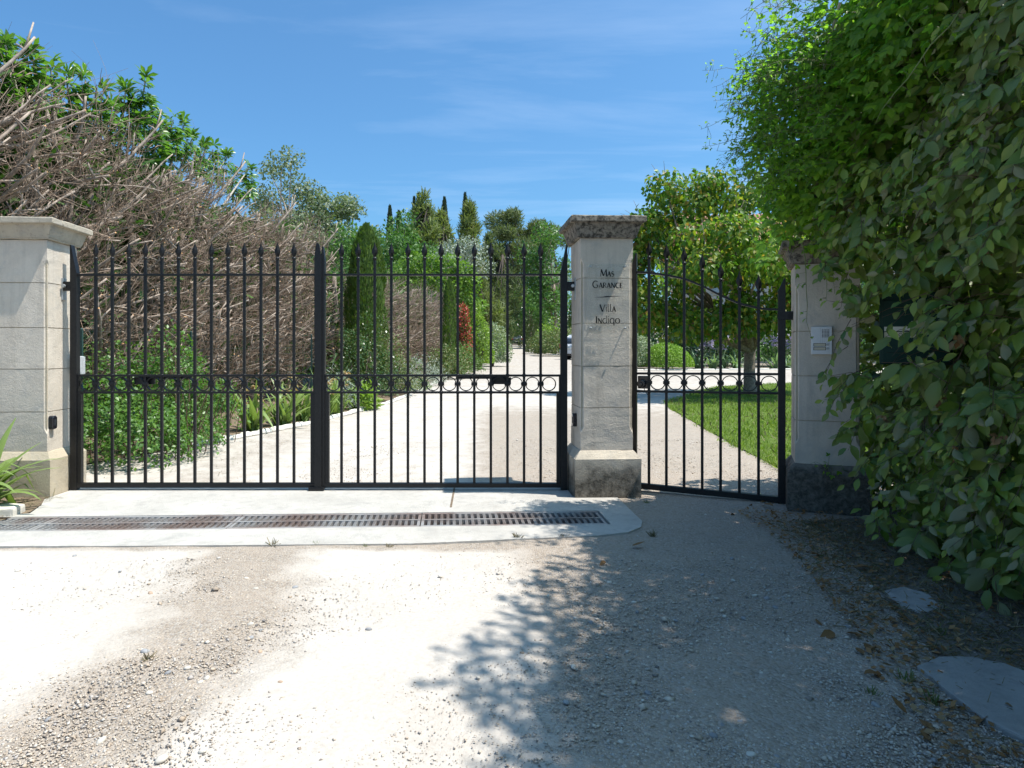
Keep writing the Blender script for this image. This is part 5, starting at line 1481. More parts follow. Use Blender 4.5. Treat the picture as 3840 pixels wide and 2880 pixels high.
# ------------------------------------------------------------------ cars
def car(name, label, loc, rot, paintm, hatch):
    t = empty(name, loc, (0, 0, rot), label, 'car')
    L = 4.05 if hatch else 4.6; W = 0.86 if hatch else 0.91
    # stations from the tail (x=0) to the nose
    ST = [(0.0, .72, .42, .80), (0.05, .86, .30, .92), (0.35, .96, .24, .98), (1.0, 1.0, .20, .98), (2.0, 1.0, .20, .95), (2.9, 1.0, .20, .93), (L - .6, .97, .22, .80), (L - .15, .86, .28, .66), (L, .66, .38, .56)]
    if not hatch: ST = [(0.0, .74, .45, .86), (0.06, .88, .32, .96), (0.45, .97, .26, 1.00), (1.1, 1.0, .20, .97), (2.2, 1.0, .20, .92), (3.1, 1.0, .20, .90), (L - .6, .97, .22, .78), (L - .15, .86, .28, .64), (L, .66, .38, .54)]
    secs = []
    for x, k, zb, zt in ST:
        w = W * k; q = zt - zb
        secs.append([Vector((x, s * w * a, zb + q * b_)) for s, a, b_ in ((1, .84, 0), (1, .97, .15), (1, 1.0, .5), (1, .985, .78), (1, .90, .97), (1, .70, 1.0), (-1, .70, 1.0), (-1, .90, .97), (-1, .985, .78), (-1, 1.0, .5), (-1, .97, .15), (-1, .84, 0))])
    obj('body', MB().loft(secs).mesh('body', M[paintm], True), t)
    CB = [(0.12, .80, .96, 0.97), (0.42, .79, .95, 1.28), (0.75, .77, .95, 1.46), (1.5, .77, .94, 1.49), (2.1, .76, .93, 1.44), (2.95, .80, .93, 0.96)] if hatch else [(0.75, .80, .97, 0.985), (1.3, .76, .96, 1.25), (1.75, .73, .94, 1.36), (2.3, .73, .93, 1.37), (2.7, .72, .91, 1.32), (3.45, .80, .90, 0.93)]
    def cab(f0, f1, inset, mat, nm, rng):
        sec = []
        for x, k, z0, z1 in CB[rng[0]:rng[1]]:
            a = z0 + (z1 - z0) * f0; b_ = z0 + (z1 - z0) * f1
            wa = W * (.95 - (.95 - k + .06) * f0) - inset; wb = W * (.95 - (.95 - k + .06) * f1) - inset
            sec.append([Vector((x, wa, a)), Vector((x, wb, b_)), Vector((x, wb * .6, b_ + .015)), Vector((x, -wb * .6, b_ + .015)), Vector((x, -wb, b_)), Vector((x, -wa, a))])
        obj(nm, MB().loft(sec).mesh(nm, M[mat], True), t)
    cab(-0.05, 0.9, 0.0, 'window', 'windows', (0, 6))
    cab(0.88, 1.0, 0.02, paintm if hatch else 'cable', 'roof', (1, 5) if hatch else (1, 5))
    for s in (1, -1):
        # pillars
        p = MB()
        for (x, k, z0, z1), (x2, k2, y0, y1) in zip(CB[:-1], CB[1:]):
            p.tube([(x, s * W * .90 if z1 - z0 < .1 else s * W * (k - .05), z1), (x2, s * W * .90 if y1 - y0 < .1 else s * W * (k2 - .05), y1)], 0.035, 5)
        p.tube([(1.75, s * W * .95, .94), (1.7, s * W * .73, 1.45 if hatch else 1.34)], 0.03, 5)
        obj('pillar', p.mesh('pillar', M[paintm], True), t)
        l = MB()
        l.loft([[Vector((x, s * y, z)) for y, z in ((W * .56, .70), (W * .86, .72), (W * .88, .93), (W * .66, .91))] for x in (-0.005, 0.10)])
        l.loft([[Vector((x, s * y, z)) for y, z in ((W * .80, .74), (W * .93, .76), (W * .95, .94), (W * .83, .93))] for x in (0.06, 0.32)])
        obj('tail_light', l.mesh('tail_light', M['red_light']), t)
        obj('headlight', MB().lathe([(0.02, -.03), (.12, 0), (.13, .04)], (L - .22, s * W * .66, .60), 12, 'x').mesh('headlight', M['alu'], True), t)
        obj('mirror', MB().box((2.75, s * (W + .09), 1.0), (.12, .2, .13)).mesh('mirror', M[paintm], bevel=.03), t)
        obj('reflector', MB().box((-0.012, s * W * .62, .44), (.02, .2, .05)).mesh('reflector', M['red_light'], bevel=.005), t)
        for x in (.72, L - .78):
            wh = MB().lathe([(.19, -.10), (.30, -.10), (.315, -.06), (.315, .06), (.30, .10), (.19, .10)], (x, s * (W - .11), .312), 22, 'y')
            w = obj('wheel', wh.mesh('wheel', M['tyre'], True), t)
            rm = MB().lathe([(.20, -.09), (.20, .085), (.17, .075), (.06, .06), (.03, .08)], (x, s * (W - .11), .312), 20, 'y')
            if s < 0: rm = MB().lathe([(.03, -.08), (.06, -.06), (.17, -.075), (.20, -.085), (.20, .09)], (x, s * (W - .11), .312), 20, 'y')
            obj('rim', rm.mesh('rim', M['alu'], True), w)
    obj('bumper', MB().loft([[Vector((x, y, z)) for y, z in ((-W * k, .36), (W * k, .36), (W * k, .60), (-W * k, .60))] for x, k in ((-0.035, .70), (-0.02, .84), (0.10, .93), (0.35, .98))]).mesh('bumper', M[paintm], bevel=.02), t)
    obj('diffuser', MB().box((.10, 0, .30), (.25, W * 1.5, .12)).mesh('diffuser', M['black_plastic'], bevel=.02), t)
    pl = obj('licence_plate', MB().box((-0.045, 0, .50 if not hatch else .66), (.02, .50, .11)).mesh('licence_plate', M['label_white'], bevel=.004), t)
    obj('emblem', MB().lathe([(.055, -.04), (.06, -.02), (.06, .02)], (0.0, 0, .82), 16, 'x').mesh('emblem', M['alu'], True), t)
    if hatch: obj('rear_wiper', MB().tube([(.10, 0, 1.0), (.28, .28, 1.12)], .012, 5).mesh('rear_wiper', M['black_plastic']), t)
car('parked_car', 'silver hatchback parked half behind the name plate pillar', (5.22, 39.2, G(5, 39.2)), R(38), 'silver_paint', True)
car('parked_car', 'dark convertible parked at the far end of the drive', (4.85, 86.5, G(4.8, 86.5)), R(93), 'black_paint', False)

# ------------------------------------------------------------------ middle distance and beyond
bush('clipped_hedge', 'grey green clipped hedge on the right side of the drive', 'hedge', (5.9, 47, G(0, 47)), (2.1, 2.6, 1.75), 6500, 0.14, M['weed'], LEAF_LO, 0.07, seed=60)
bush('clipped_hedge', 'small grey green hedge end beside the drive opening', 'hedge', (4.55, 52, G(0, 52)), (.9, 1.6, 1.3), 2200, 0.14, M['weed'], LEAF_LO, 0.12, seed=61)
cypress('dark green clipped cypress at the end of the drive', (7.55, 50, G(0, 50)), 5.4, 1.75, 7000, 0.2, M['cypress'], None, 1.5, 62)
bush('garden_shrub', 'yellow green shrub behind the grey hedge', 'shrub', (6.1, 55, G(0, 55)), (1.6, 1.2, 2.2), 2600, 0.18, M['yellowgreen'], LEAF_LO, 0.2, seed=63)
bush('garden_shrub', 'yellow green shrub behind the silver hatchback', 'shrub', (9.6, 53, G(0, 53)), (2.0, 1.2, 2.6), 2600, 0.18, M['yellowgreen'], LEAF_LO, 0.2, seed=64)

# bright pollarded tree with pale limbs
tree('pollarded_tree', 'bright green leafy tree with pale bare limbs beyond the far cut hedge', 'tree', (-2.6, 36, G(-2.6, 36)), 2.6, 0.2,
     [(-1.6, 0, 4.80, .75, .7), (-.9, -.2, 5.28, .7, .65), (0, 0, 5.36, .75, .6), (.9, -.1, 5.20, .8, .65), (1.7, 0, 4.88, .7, .6), (-1.3, -.4, 4.16, .7, .6), (-.3, -.5, 4.48, .7, .6), (.6, -.4, 4.32, .75, .6), (1.5, -.3, 4.08, .7, .6), (2.1, 0, 4.32, .6, .6), (-1.9, 0, 3.60, .6, .6), (1.9, .2, 3.44, .7, .6), (.9, .3, 3.20, .6, .6), (2.4, 0, 2.88, .6, .6), (-2.0, .1, 2.88, .6, .6)], 5200, 0.20, M['mulberry'], 'bark_pale', rr=0.45)
FT = [
 # name, label, x at px, Y, crown clumps builder
 ('poplar_tree', 'tall airy grey green poplar rising behind the bare hedge', 1092, 58, 13.4, (3.2, 3.0, 4.8), 24, 1.35, 6500, .30, 'poplar'),
 ('poplar_tree', 'broad dense grey green poplar right of the tall airy one', 1270, 62, 11.0, (4.1, 3.6, 5.8), 46, 1.7, 18000, .32, 'poplar'),
 ('willow_tree', 'soft pale green tree in front of the tall poplar', 1030, 46, 7.2, (2.4, 2.2, 3.4), 16, 1.2, 3600, .24, 'willow'),
 ('broadleaf_tree', 'fresh green tree behind the big cypress', 1470, 55, 8.0, (2.9, 2.4, 4.6), 28, 1.4, 8000, .28, 'broad'),
 ('broadleaf_tree', 'fresh green tree left of the big cypress', 1320, 42, 5.2, (2.2, 2.0, 3.2), 14, 1.1, 3000, .24, 'broad'),
 ('broadleaf_tree', 'green tree behind the bright pollarded tree', 1560, 52, 5.0, (3.2, 2.6, 3.6), 18, 1.3, 4200, .26, 'broad'),
 ('broadleaf_tree', 'green tree left of the name plate pillar', 2085, 70, 9.3, (3.6, 2.5, 4.2), 20, 1.5, 4600, .34, 'broad'),
 ('broadleaf_tree', 'dark green tree above the far parked car', 1890, 98, 7.0, (3.4, 3, 3.8), 16, 1.6, 3800, .36, 'laurel'),
 ('broadleaf_tree', 'loose green tree right of the far parked car', 1990, 80, 5.0, (2.6, 2.4, 3.4), 14, 1.3, 3200, .3, 'broad'),
 ('olive_tree', 'silver grey tree behind the bright pollarded tree', 1715, 50, 7.2, (2.6, 2, 1.8), 14, .9, 3200, .2, 'silver'),
 ('olive_tree', 'silver grey tree between the pines and the name plate pillar', 2055, 96, 12.2, (3.2, 2.4, 3.4), 12, 1.5, 2600, .34, 'silver'),
 ('broadleaf_tree', 'leafy green tree just left of the name plate pillar, farther up the slope', 2040, 112, 13.0, (5.0, 3, 5.0), 22, 1.9, 6500, .42, 'broad'),
 ('broadleaf_tree', 'pale green tree between the pines and the far parked car', 1960, 118, 11.0, (5.5, 3, 5.0), 22, 1.9, 6500, .42, 'scrub'),
 ('broadleaf_tree', 'green tree below the tall pine', 1700, 66, 5.6, (3.4, 2.6, 4.2), 18, 1.4, 5200, .30, 'broad'),
 ('broadleaf_tree', 'dark green tree behind the villa', 2590, 52, 10.8, (4.2, 3.2, 3.0), 16, 1.6, 3600, .34, 'broad'),
]
for k, (nm, lab, px, Y, zc, r, nc, cr, n, sz, mt) in enumerate(FT):
    x = (px - VX) / FPX * Y; z = G(x, Y)
    tree(nm, lab, 'tree', (x, Y, z), max(1.5, (zc - z - r[2]) + r[2] * 0.7), 0.018 * zc + 0.05, crown_clumps(nc, (0, 0, zc - z), r, cr, 70 + k), n, sz, M[mt], 'bark_pale' if 'poplar' in nm else 'bark', group='trees beyond the drive', rr=0.4, shell=0.3)

def pine(label, px, Y, ztop, w, n, sz, mt, seed, lean=0.0):
    """young Aleppo pine: pointed, ragged, branches turning up"""
    x = (px - VX) / FPX * Y; z = G(x, Y); H = ztop - z
    rr = np.random.default_rng(seed); cl = []
    for k in range(60):
        u = 0.08 + 0.92 * rr.random() ** 0.8; rad = w * 0.62 * (1 - u ** 1.5) ** 0.9 * (0.25 + 0.75 * rr.random()) ; a = rr.uniform(0, 6.28)
        s = (0.13 + 0.22 * (1 - u)) * w * 0.5 * rr.uniform(.6, 1.3)
        cl.append((rad * math.cos(a), rad * math.sin(a), u * H * 0.97, s, s * 1.5))
    return tree('pine_tree', label, 'pine', (x, Y, z), H * 0.9, 0.02 * H, cl, n, sz, M[mt], 'bark_dark', NEEDLE, 0.9, 'pines beyond the drive', 0.25, shell=0.2)
pine('tall ragged pine left of centre, with cypress tips above it', 1590, 78, 19.6, 8.6, 13000, .62, 'pine', 1)
pine('broad pine joined to the tall ragged one', 1655, 84, 18.6, 8.6, 13000, .62, 'pine', 2)
pine('tall pine right of centre', 1762, 92, 21.4, 8.4, 13000, .66, 'pine', 3)
pine('smaller pointed pine between the tall pine and the stone pine', 1832, 88, 16.8, 6.4, 6000, .6, 'pine_dark', 4)
pine('pine in front of the stone pine', 1870, 70, 12.2, 6.6, 7500, .5, 'pine_dark', 5)
pine('low dark pine left of the drive end', 1790, 60, 9.0, 4.6, 7000, .42, 'pine', 6)
pine('ragged pine at the left of the pine group', 1530, 76, 14.8, 6.0, 5000, .55, 'pine_dark', 7)
# stone pine with a rounded crown on a bare leaning trunk
def stone_pine(label, px, Y, zc, r, nc, cr, n, seed, base_dx=0):
    x = (px - VX) / FPX * Y; z = G(x, Y)
    tree('stone_pine', label, 'pine', (x, Y, z), (zc - z) * 0.75, 0.32, crown_clumps(nc, (0, 0, zc - z), r, cr, seed, 0.75, 0.4), n, .62, M['pine_dark'], 'bark_dark', NEEDLE, 0.5, 'pines beyond the drive', 0.45, shell=0.35)
stone_pine('rounded stone pine with a bare dark trunk right of centre', 1938, 104, 18.2, (5.4, 4, 4.6), 20, 1.7, 12000, 81)
stone_pine('stone pine just above the left edge of the name plate pillar', 2085, 110, 19.0, (3.6, 3, 2.8), 10, 1.6, 4500, 82)
stone_pine('distant pine whose top shows over the fruit tree', 2560, 100, 20.0, (5, 3, 2.6), 12, 1.8, 4500, 83)
CY = [(1462, 778, 95, 2.0), (1497, 800, 90, 2.4), (1553, 745, 104, 1.6), (1569, 734, 102, 2.6), (1667, 746, 100, 2.4), (1744, 727, 108, 2.2)]
for i, (px, py, Y, w) in enumerate(CY):
    p = at(px, py, Y); z = G(p.x, Y)
    cypress(['slim far cypress left of the whole cypress group', 'stout far cypress second from the left', 'thin far cypress leaning on a thicker one', 'thick dark far cypress above the ragged pine', 'far cypress tip between the two pine tops', 'tallest far cypress beside the tall pine'][i], (p.x, Y, z), p.z - z, w, 3200, .5, M['cypress_dark'], 'far cypresses behind the pines', 1.1, 90 + i)

# scrub on the hillside and undergrowth that closes the end of the drive
def undergrowth(name, label, boxes, n, sz, mt, T=LEAF_LO, up=0.2):
    P = []
    rr = np.random.default_rng(len(name) + n)
    for (x0, x1, y0, y1, h0, h1, k) in boxes:
        for _ in range(k):
            x = rr.uniform(x0, x1); y = rr.uniform(y0, y1); h = rr.uniform(h0, h1); r = h * rr.uniform(.35, .6)
            m = max(30, int(n * h * r / 60))
            p, d = blob_points(m, (x, y, 0), (r, r, h), .2, 3, int(rr.integers(0, 999)), 0.0)
            p[:, 2] += gz(np.full(m, x), np.full(m, y)); P.append(p)
    P = np.concatenate(P); m = len(P)
    V, F = scatter(T[0], T[1], P, frames(unit(rnd(m) + np.array([0, 0, up])), unit(rnd(m) + np.array([0, 0, .6]))), sz * RNG.uniform(.6, 1.3, m))
    tag(obj(name, mesh_np(name, V, F, M[mt], True)), label, 'undergrowth', None, 'stuff')
undergrowth('dark_undergrowth', 'dark leafy undergrowth closing the far end of the drive', [(-2, 14, 93, 98, 3.5, 6.5, 26), (1.2, 2.6, 89, 95, 2.5, 4.5, 6), (7.4, 12, 74, 92, 2.5, 4.5, 16)], 700, .34, 'laurel')
undergrowth('hillside_scrub', 'pale green scrub covering the slope beyond the drive', [(5, 22, 82, 110, 2.5, 5.0, 60), (-30, 4, 104, 125, 3, 6, 60), (20, 60, 60, 110, 3, 7, 70), (3, 12, 96, 122, 5, 9, 34)], 420, .42, 'scrub', NEEDLE, 0.8)
undergrowth('tree_belt', 'distant green belt of trees behind the bare hedge', [(-60, -9, 50, 75, 4, 7.5, 46), (-9, -3, 40, 60, 2.5, 5.0, 26), (10, 40, 42, 60, 3, 6, 40)], 420, .42, 'broad')
# ------------------------------------------------------------------ right foreground: evergreen hedge and climbing vine
def lowfreq(a, b, seed, amp, f):
    rr = np.random.default_rng(seed); s = np.zeros_like(a)
    for _ in range(8):
        k = rr.normal(size=2) * f; s += np.sin(k[0] * a + k[1] * b + rr.uniform(0, 6.28))
    return s * amp / 2.8

def hedge_face(y, z):
    x = 2.19 + lowfreq(y, z, 5, 0.055, 2.3) + lowfreq(y, z, 6, 0.03, 6.0)
    x = x + 0.32 * np.clip(0.55 - z, 0, 1) ** 1.3 - 0.06 * np.exp(-((z - 0.85) / 0.3) ** 2) * np.exp(-((y - 4.0) / 0.35) ** 2)
    x = x + 0.10 * np.clip(z - 3.0, 0, 2)
    return x
def hedge_ymax(z):
    return np.interp(z, [0, .3, .6, .9, 1.1, 1.3, 1.5, 1.8, 2.1, 4.5], [3.75, 3.8, 4.0, 4.16, 4.0, 3.95, 4.15, 4.4, 4.75, 4.9])

def hedge_top(y):
    return np.interp(y, [-2.5, 1.4, 1.75, 2.6, 3.5, 4.2, 4.5, 4.75], [5.0, 5.0, 4.8, 4.1, 3.45, 3.2, 2.95, 1.9])

def hedge():
    t = empty('hedge', (2.6, 2.2, -0.03), (0, 0, 0), 'tall evergreen hedge with broad dark leaves on the shaded right side', 'hedge')
    o = np.array([2.6, 2.2, -0.03])
    # leafy shoots that reach out of the hedge and droop
    ns = 4200; m = 11
    y = RNG.uniform(0.7, 4.9, ns); z = RNG.uniform(0.05, 5.0, ns)
    ok = (y < hedge_ymax(z) + 0.02 * RNG.normal(size=ns)) & (z < hedge_top(y) - .1) & (RNG.random(ns) < .62 + 1.1 * lowfreq(y, z, 31, .35, 5.0)); y, z = y[ok], z[ok]; ns = len(y)
    tip = np.stack([hedge_face(y, z) + RNG.normal(0, .05, ns) - .03, y, z], 1)
    sd = unit(np.array([-.75, -.22, -.12]) + rnd(ns) * np.array([.45, .7, .7])); L = RNG.uniform(.22, .46, ns)
    u = np.linspace(0.0, 1.0, m)[None, :, None]
    base = tip - sd * L[:, None]
    P = base[:, None] + sd[:, None] * L[:, None, None] * u + np.array([0, 0, -.10]) * (u ** 2)
    side = unit(np.cross(sd, np.array([0, 0, 1.0]) + rnd(ns) * .4))
    sg = np.where(np.arange(m) % 2 == 0, 1.0, -1.0)[None, :, None]
    n = ns * m
    P = (P + side[:, None] * sg * .012 + RNG.normal(0, .008, P.shape)).reshape(-1, 3)
    A = (side[:, None] * sg * .55 + sd[:, None] * .32 + np.array([0, 0, -.62])).reshape(-1, 3) + rnd(n) * .42
    N = (np.array([-.62, -.62, .42]) + np.zeros((ns, m, 3))).reshape(-1, 3) + rnd(n) * .55
    N = N * np.where(RNG.random(n) < .2, -1.0, 1.0)[:, None]                    # some turn their pale undersides
    sc = (RNG.uniform(.055, .118, ns)[:, None] * (1.05 - .45 * np.linspace(0, 1, m)[None] ** 3) * RNG.uniform(.75, 1.2, (ns, m))).reshape(-1)
    x, y, z = P.T
    gap = (y > 3.28) & (y < 3.9) & (z > 1.0) & (z < 1.43) & (x < 2.62)
    k = ~(gap & (RNG.random(n) < .76)) & ~((y > 4.02) & (x < 2.44) & (z > 1.0) & (z < 1.32)) & (z > 0.02) & (y < hedge_ymax(z) + .03)
    P, A, N, sc = P[k], A[k], N[k], sc[k]; x, y, z = P.T; n = len(x)
    dist = np.linalg.norm(P - CAMP, axis=1)
    sp = (x / y * FPX + VX < 3900) & (np.abs((CAM_H - z) / y * FPX) < 1500) & (y > 1.0)
    score = sc / dist * sp * np.exp(-np.maximum(x - hedge_face(y, z), 0) / 0.05)
    leaves_on(t, P - o, unit(A), unit(N), sc, LEAF_HI, M['hedge_leaf'], 300, score=score)
    # woody shoots
    pts = np.stack([base, (base + tip) / 2 + np.array([0, 0, .0]), tip + np.array([0, 0, -.09])], 1)
    V, F = multi_tubes(pts - o, np.full((ns, 3), .0026) * np.array([1, .75, .4]), 3)
    tag(obj('shoots', mesh_np('shoots', V, F, M['stem_red'], True), t), kind='stuff')
    # the rest of the hedge: inside, top, far side and the part beside the photographer
    n = 50000
    y = RNG.uniform(-2.5, 4.6, n); z = RNG.uniform(0.02, 5.0, n); x = 2.45 + RNG.random(n) ** 1.0 * 0.95
    near = y < 0.8; x = np.where(near & (RNG.random(n) < .6), 2.25 + RNG.random(n) * 0.3, x)
    ok = (y < hedge_ymax(z) - 0.05) & (z < hedge_top(y) - .15) & ~((y > 3.3) & (z > .95) & (z < 1.5) & (x < 2.95)); x, y, z = x[ok], y[ok], z[ok]; n = len(x)
    k = 7000                                            # end of the hedge beside and behind the shaded pillar
    xe = RNG.uniform(2.78, 3.7, k); ye = RNG.uniform(3.9, 5.4, k); ze = RNG.uniform(0.0, 2.6, k)
    xm = RNG.uniform(2.78, 3.15, 2200); ym = RNG.uniform(3.3, 4.4, 2200); zm = RNG.uniform(.1, 1.8, 2200)
    x, y, z = np.concatenate([x, xe, xm]), np.concatenate([y, ye, ym]), np.concatenate([z, ze, zm]); n = len(x)
    P = np.stack([x, y, z], 1) - o
    V, F = scatter(LEAF_MD[0], LEAF_MD[1], P, frames(unit(rnd(n) - np.array([.2, 0, .5])), unit(rnd(n) + np.array([-.3, 0, .4]))), RNG.uniform(.08, .14, n))
    tag(obj('inner_foliage', mesh_np('inner_foliage', V, F, M['hedge_leaf'], True), t), kind='stuff')
    b = MB()
    for yy in np.arange(-2.2, 4.4, 0.55):
        if 3.3 < yy < 3.9: continue
        b.tube([(2.95 - o[0], yy - o[1], -0.05), (2.9 - o[0], yy - o[1] + .05, 1.2), (2.85 - o[0], yy - o[1], 3.4)], [.035, .03, .012], 7)
    obj('stems', b.mesh('stems', M['bark_dark'], True), t)
    # dead brown leaf bunches caught in the hedge
    for (px, py, Y) in ((3520, 1490, 3.18), (3590, 1700, 3.02), (3585, 1265, 3.06), (3700, 940, 2.85), (3320, 1560, 3.6), (3750, 1650, 2.8)):
        c = np.array(at(px, py, Y)); m = 7
        p = c + rnd(m) * .018
        V, F = scatter(LEAF_MD[0], LEAF_MD[1], p - o, frames(unit(rnd(m) - np.array([.3, .2, .8])), unit(rnd(m) + np.array([-1, -1, .3]))), RNG.uniform(.03, .055, m))
        obj('dead_leaves', mesh_np('dead_leaves', V, F, M['dead_leaf'], True), t)
hedge()

def vine_face(y, z):
    x = np.interp(z, [1.7, 1.95, 2.2, 2.5, 2.8, 3.1, 3.4, 3.8, 4.3, 4.8], [2.28, 2.10, 2.00, 1.93, 1.92, 1.98, 2.05, 2.0, 1.95, 1.95])
    x = x + 0.06 * np.clip(4.4 - y, -1, 3) + lowfreq(y, z, 15, 0.07, 3.2)
    return x

def vine():
    o = np.array([2.5, 4.5, 0.0])
    t = empty('climbing_vine', tuple(o), (0, 0, 0), 'bright green climbing vine sprawling over the hedge top and the shaded pillar', 'vine')
    P = []; A = []; N = []; S = []
    n = 17000
    y = RNG.uniform(0.2, 5.3, n); z = RNG.uniform(1.75, 5.0, n)
    lo = np.interp(y, [0.2, 2.6, 3.2, 3.8, 4.3, 5.3], [3.4, 3.1, 2.55, 2.1, 1.86, 1.8])
    ok = (z > lo + 0.12 * RNG.normal(size=n)) & (z < hedge_top(y) + .08 * RNG.normal(size=n)); y, z = y[ok], z[ok]; n = len(y)
    x = vine_face(y, z) + RNG.exponential(.10, n) - .02
    P.append(np.stack([x, y, z], 1))
    A.append(unit(np.array([-.55, -.15, -.75]) + rnd(n) * .6)); N.append(unit(np.array([-.5, -.3, .75]) + rnd(n) * .55)); S.append(RNG.uniform(.05, .095, n))
    # extra body behind so that the sky does not show through
    n = 7000
    y = RNG.uniform(3.0, 5.4, n); z = RNG.uniform(1.95, 4.1, n); x = vine_face(y, z) + RNG.uniform(.1, .9, n)
    ok = (z > np.interp(y, [3.0, 3.8, 4.3, 5.3], [2.7, 2.15, 2.0, 1.95])) & (z < hedge_top(y) - .12); x, y, z = x[ok], y[ok], z[ok]; n = len(y)
    P.append(np.stack([x, y, z], 1)); A.append(unit(rnd(n) - np.array([.2, 0, .6]))); N.append(unit(rnd(n) + np.array([-.3, -.2, .6]))); S.append(RNG.uniform(.07, .12, n))
    # sprays: long thin shoots with leaves on both sides
    st = MB()
    shoots = []
    def shoot(p0, p1, sag, r, nl, ls, tend=True):
        p0, p1 = np.array(p0, float), np.array(p1, float); L = np.linalg.norm(p1 - p0)
        pts = [p0 + (p1 - p0) * u + np.array([0, 0, sag * math.sin(u * PI) * L]) + RNG.normal(size=3) * .008 for u in np.linspace(0, 1, 8)]
        st.tube([tuple(p - o) for p in pts], [r * (1 - .75 * u) for u in np.linspace(0, 1, 8)], 5)
        u = np.sort(RNG.uniform(.12, 1, nl)); idx = u * 7; i0 = np.clip(idx.astype(int), 0, 6); f = (idx - i0)[:, None]
        PP = np.array(pts); p = PP[i0] * (1 - f) + PP[i0 + 1] * f
        d = unit(p1 - p0)
        side = unit(np.cross(np.tile(d, (nl, 1)), rdir(nl)))
        offs = side * RNG.uniform(.02, .07, nl)[:, None]
        for a_, b_ in zip(p, p + offs): st.tube([tuple(a_ - o), tuple(b_ - o)], [.0015, .001], 3)
        P.append(p + offs); A.append(unit(side + d * .5 - np.array([0, 0, .55]))); N.append(unit(rnd(nl) * .6 + np.array([-.2, -.2, .8]))); S.append(ls * (1.15 - .75 * u) * RNG.uniform(.8, 1.2, nl))
    for k in range(110):                                # fringe against the sky
        y = RNG.uniform(3.7, 4.5); z = RNG.uniform(2.1, float(hedge_top(y)) + .05); x = float(vine_face(np.array([y]), np.array([z]))[0])
        L = RNG.uniform(.12, .38); a = RNG.uniform(-.5, .35)
        shoot((x + .12, y, z), (x - L, y + RNG.uniform(-.2, .08), z + L * a), .10, .003, int(12 + L * 26), .06)
    for p0, p1, sg in (((2.1, 4.3, 2.75), at(2650, 690, 4.5), .03), ((2.0, 4.3, 3.3), at(2720, 430, 4.4), .12), ((2.0, 4.4, 3.1), at(2730, 520, 4.5), .1), ((1.95, 4.4, 2.8), at(2735, 600, 4.5), .08), ((2.1, 3.5, 3.6), at(2775, 70, 3.6), -.1), ((2.1, 3.5, 3.5), at(2850, 60, 3.7), -.12)):
        shoot(p0, tuple(p1), sg, .004, 22, .055)
    for px, py, Y in ((2700, 770, 4.3), (2730, 640, 4.2), (2745, 560, 4.2), (2770, 500, 4.1), (2790, 420, 4.0), (2800, 350, 4.0), (2840, 260, 3.9), (2760, 690, 4.3), (2815, 600, 4.25), (2800, 740, 4.35), (2870, 180, 3.8), (2780, 330, 4.0), (2830, 470, 4.1)):
        e = np.array(at(px, py, Y)); s0 = e + np.array([RNG.uniform(.45, .75), RNG.uniform(-.1, .2), RNG.uniform(.0, .35)])
        shoot(s0, e, RNG.uniform(.05, .12), .0032, 22, .062)
    # shoots hanging down in front of the hedge and the pillar
    for p0, p1 in (((at(3120, 60, 4.0)), at(3045, 520, 4.25)), (at(3370, 30, 3.3), at(3660, 560, 3.1)), (at(3600, 40, 2.9), at(3270, 470, 3.3)), (at(3830, 200, 2.7), at(3620, 480, 2.95)), (at(3080, 640, 4.2), at(3135, 1100, 4.2)), (at(3000, 860, 4.45), at(3040, 1270, 4.42)), (at(3090, 900, 4.35), at(3100, 1130, 4.35)), (at(3420, 620, 3.3), at(3360, 960, 3.4))):
        shoot(tuple(p0), tuple(p1), .02, .0045, 12, .05)
    # ivy runner on the plinth of the shaded pillar
    shoot(at(3190, 1770, 4.42), at(3035, 1738, 4.46), .05, .003, 9, .05)
    tag(obj('stems', st.mesh('stems', M['stem_green'], True), t), kind='stuff')
    P = np.concatenate(P) - o; A = np.concatenate(A); N = np.concatenate(N); S = np.concatenate(S)
    W = P + o
    inview = (W[:, 1] > 2.4) & ((CAM_H - W[:, 2]) / W[:, 1] * FPX + VY > 0) & (W[:, 0] / W[:, 1] * FPX + VX < 3840)
    front = np.exp(-np.maximum(W[:, 0] - vine_face(W[:, 1], W[:, 2]), 0) / .06)
    leaves_on(t, P, A, N, S, VINE, M['vine_leaf'], 300, score=S / np.linalg.norm(W - CAMP, axis=1) * inview * front)
    obj('old_stem', MB().tube([tuple(np.array(at(*q)) - o) for q in ((3150, 10, 3.75), (3110, 150, 3.9), (3080, 300, 3.95), (3050, 470, 4.05), (3035, 560, 4.08))], [.008, .008, .007, .006, .004], 7).mesh('old_stem', M['bark_pale'], True), t)
    # stray branchlet of light green shoots high on the left of the vine belongs to it as well
vine()

# ------------------------------------------------------------------ ground litter in front
def gritness(x, y):
    g = np.maximum(np.exp(-((x + 1.15 - 0.1 * np.sin(y * 3)) / 0.42) ** 2), sstep(-0.1, 0.5, x))
    g = np.maximum(g, np.exp(-((y - 3.70) / 0.09) ** 2))
    return np.maximum(g, 0.06)

APR = [(-4.4, 3.72), (-2.0, 3.735), (-0.4, 3.78), (0.70, 3.945), (0.92, 4.03), (1.04, 4.15), (1.08, 4.45), (1.05, 5.05)]
def on_apron(x, y):
    front = np.interp(x, [-4.4, -2.0, -.4, .7, .9, 1.05], [3.72, 3.735, 3.78, 3.945, 4.02, 4.2])
    return (y > front) & (x < 1.06) & (y < 5.45)

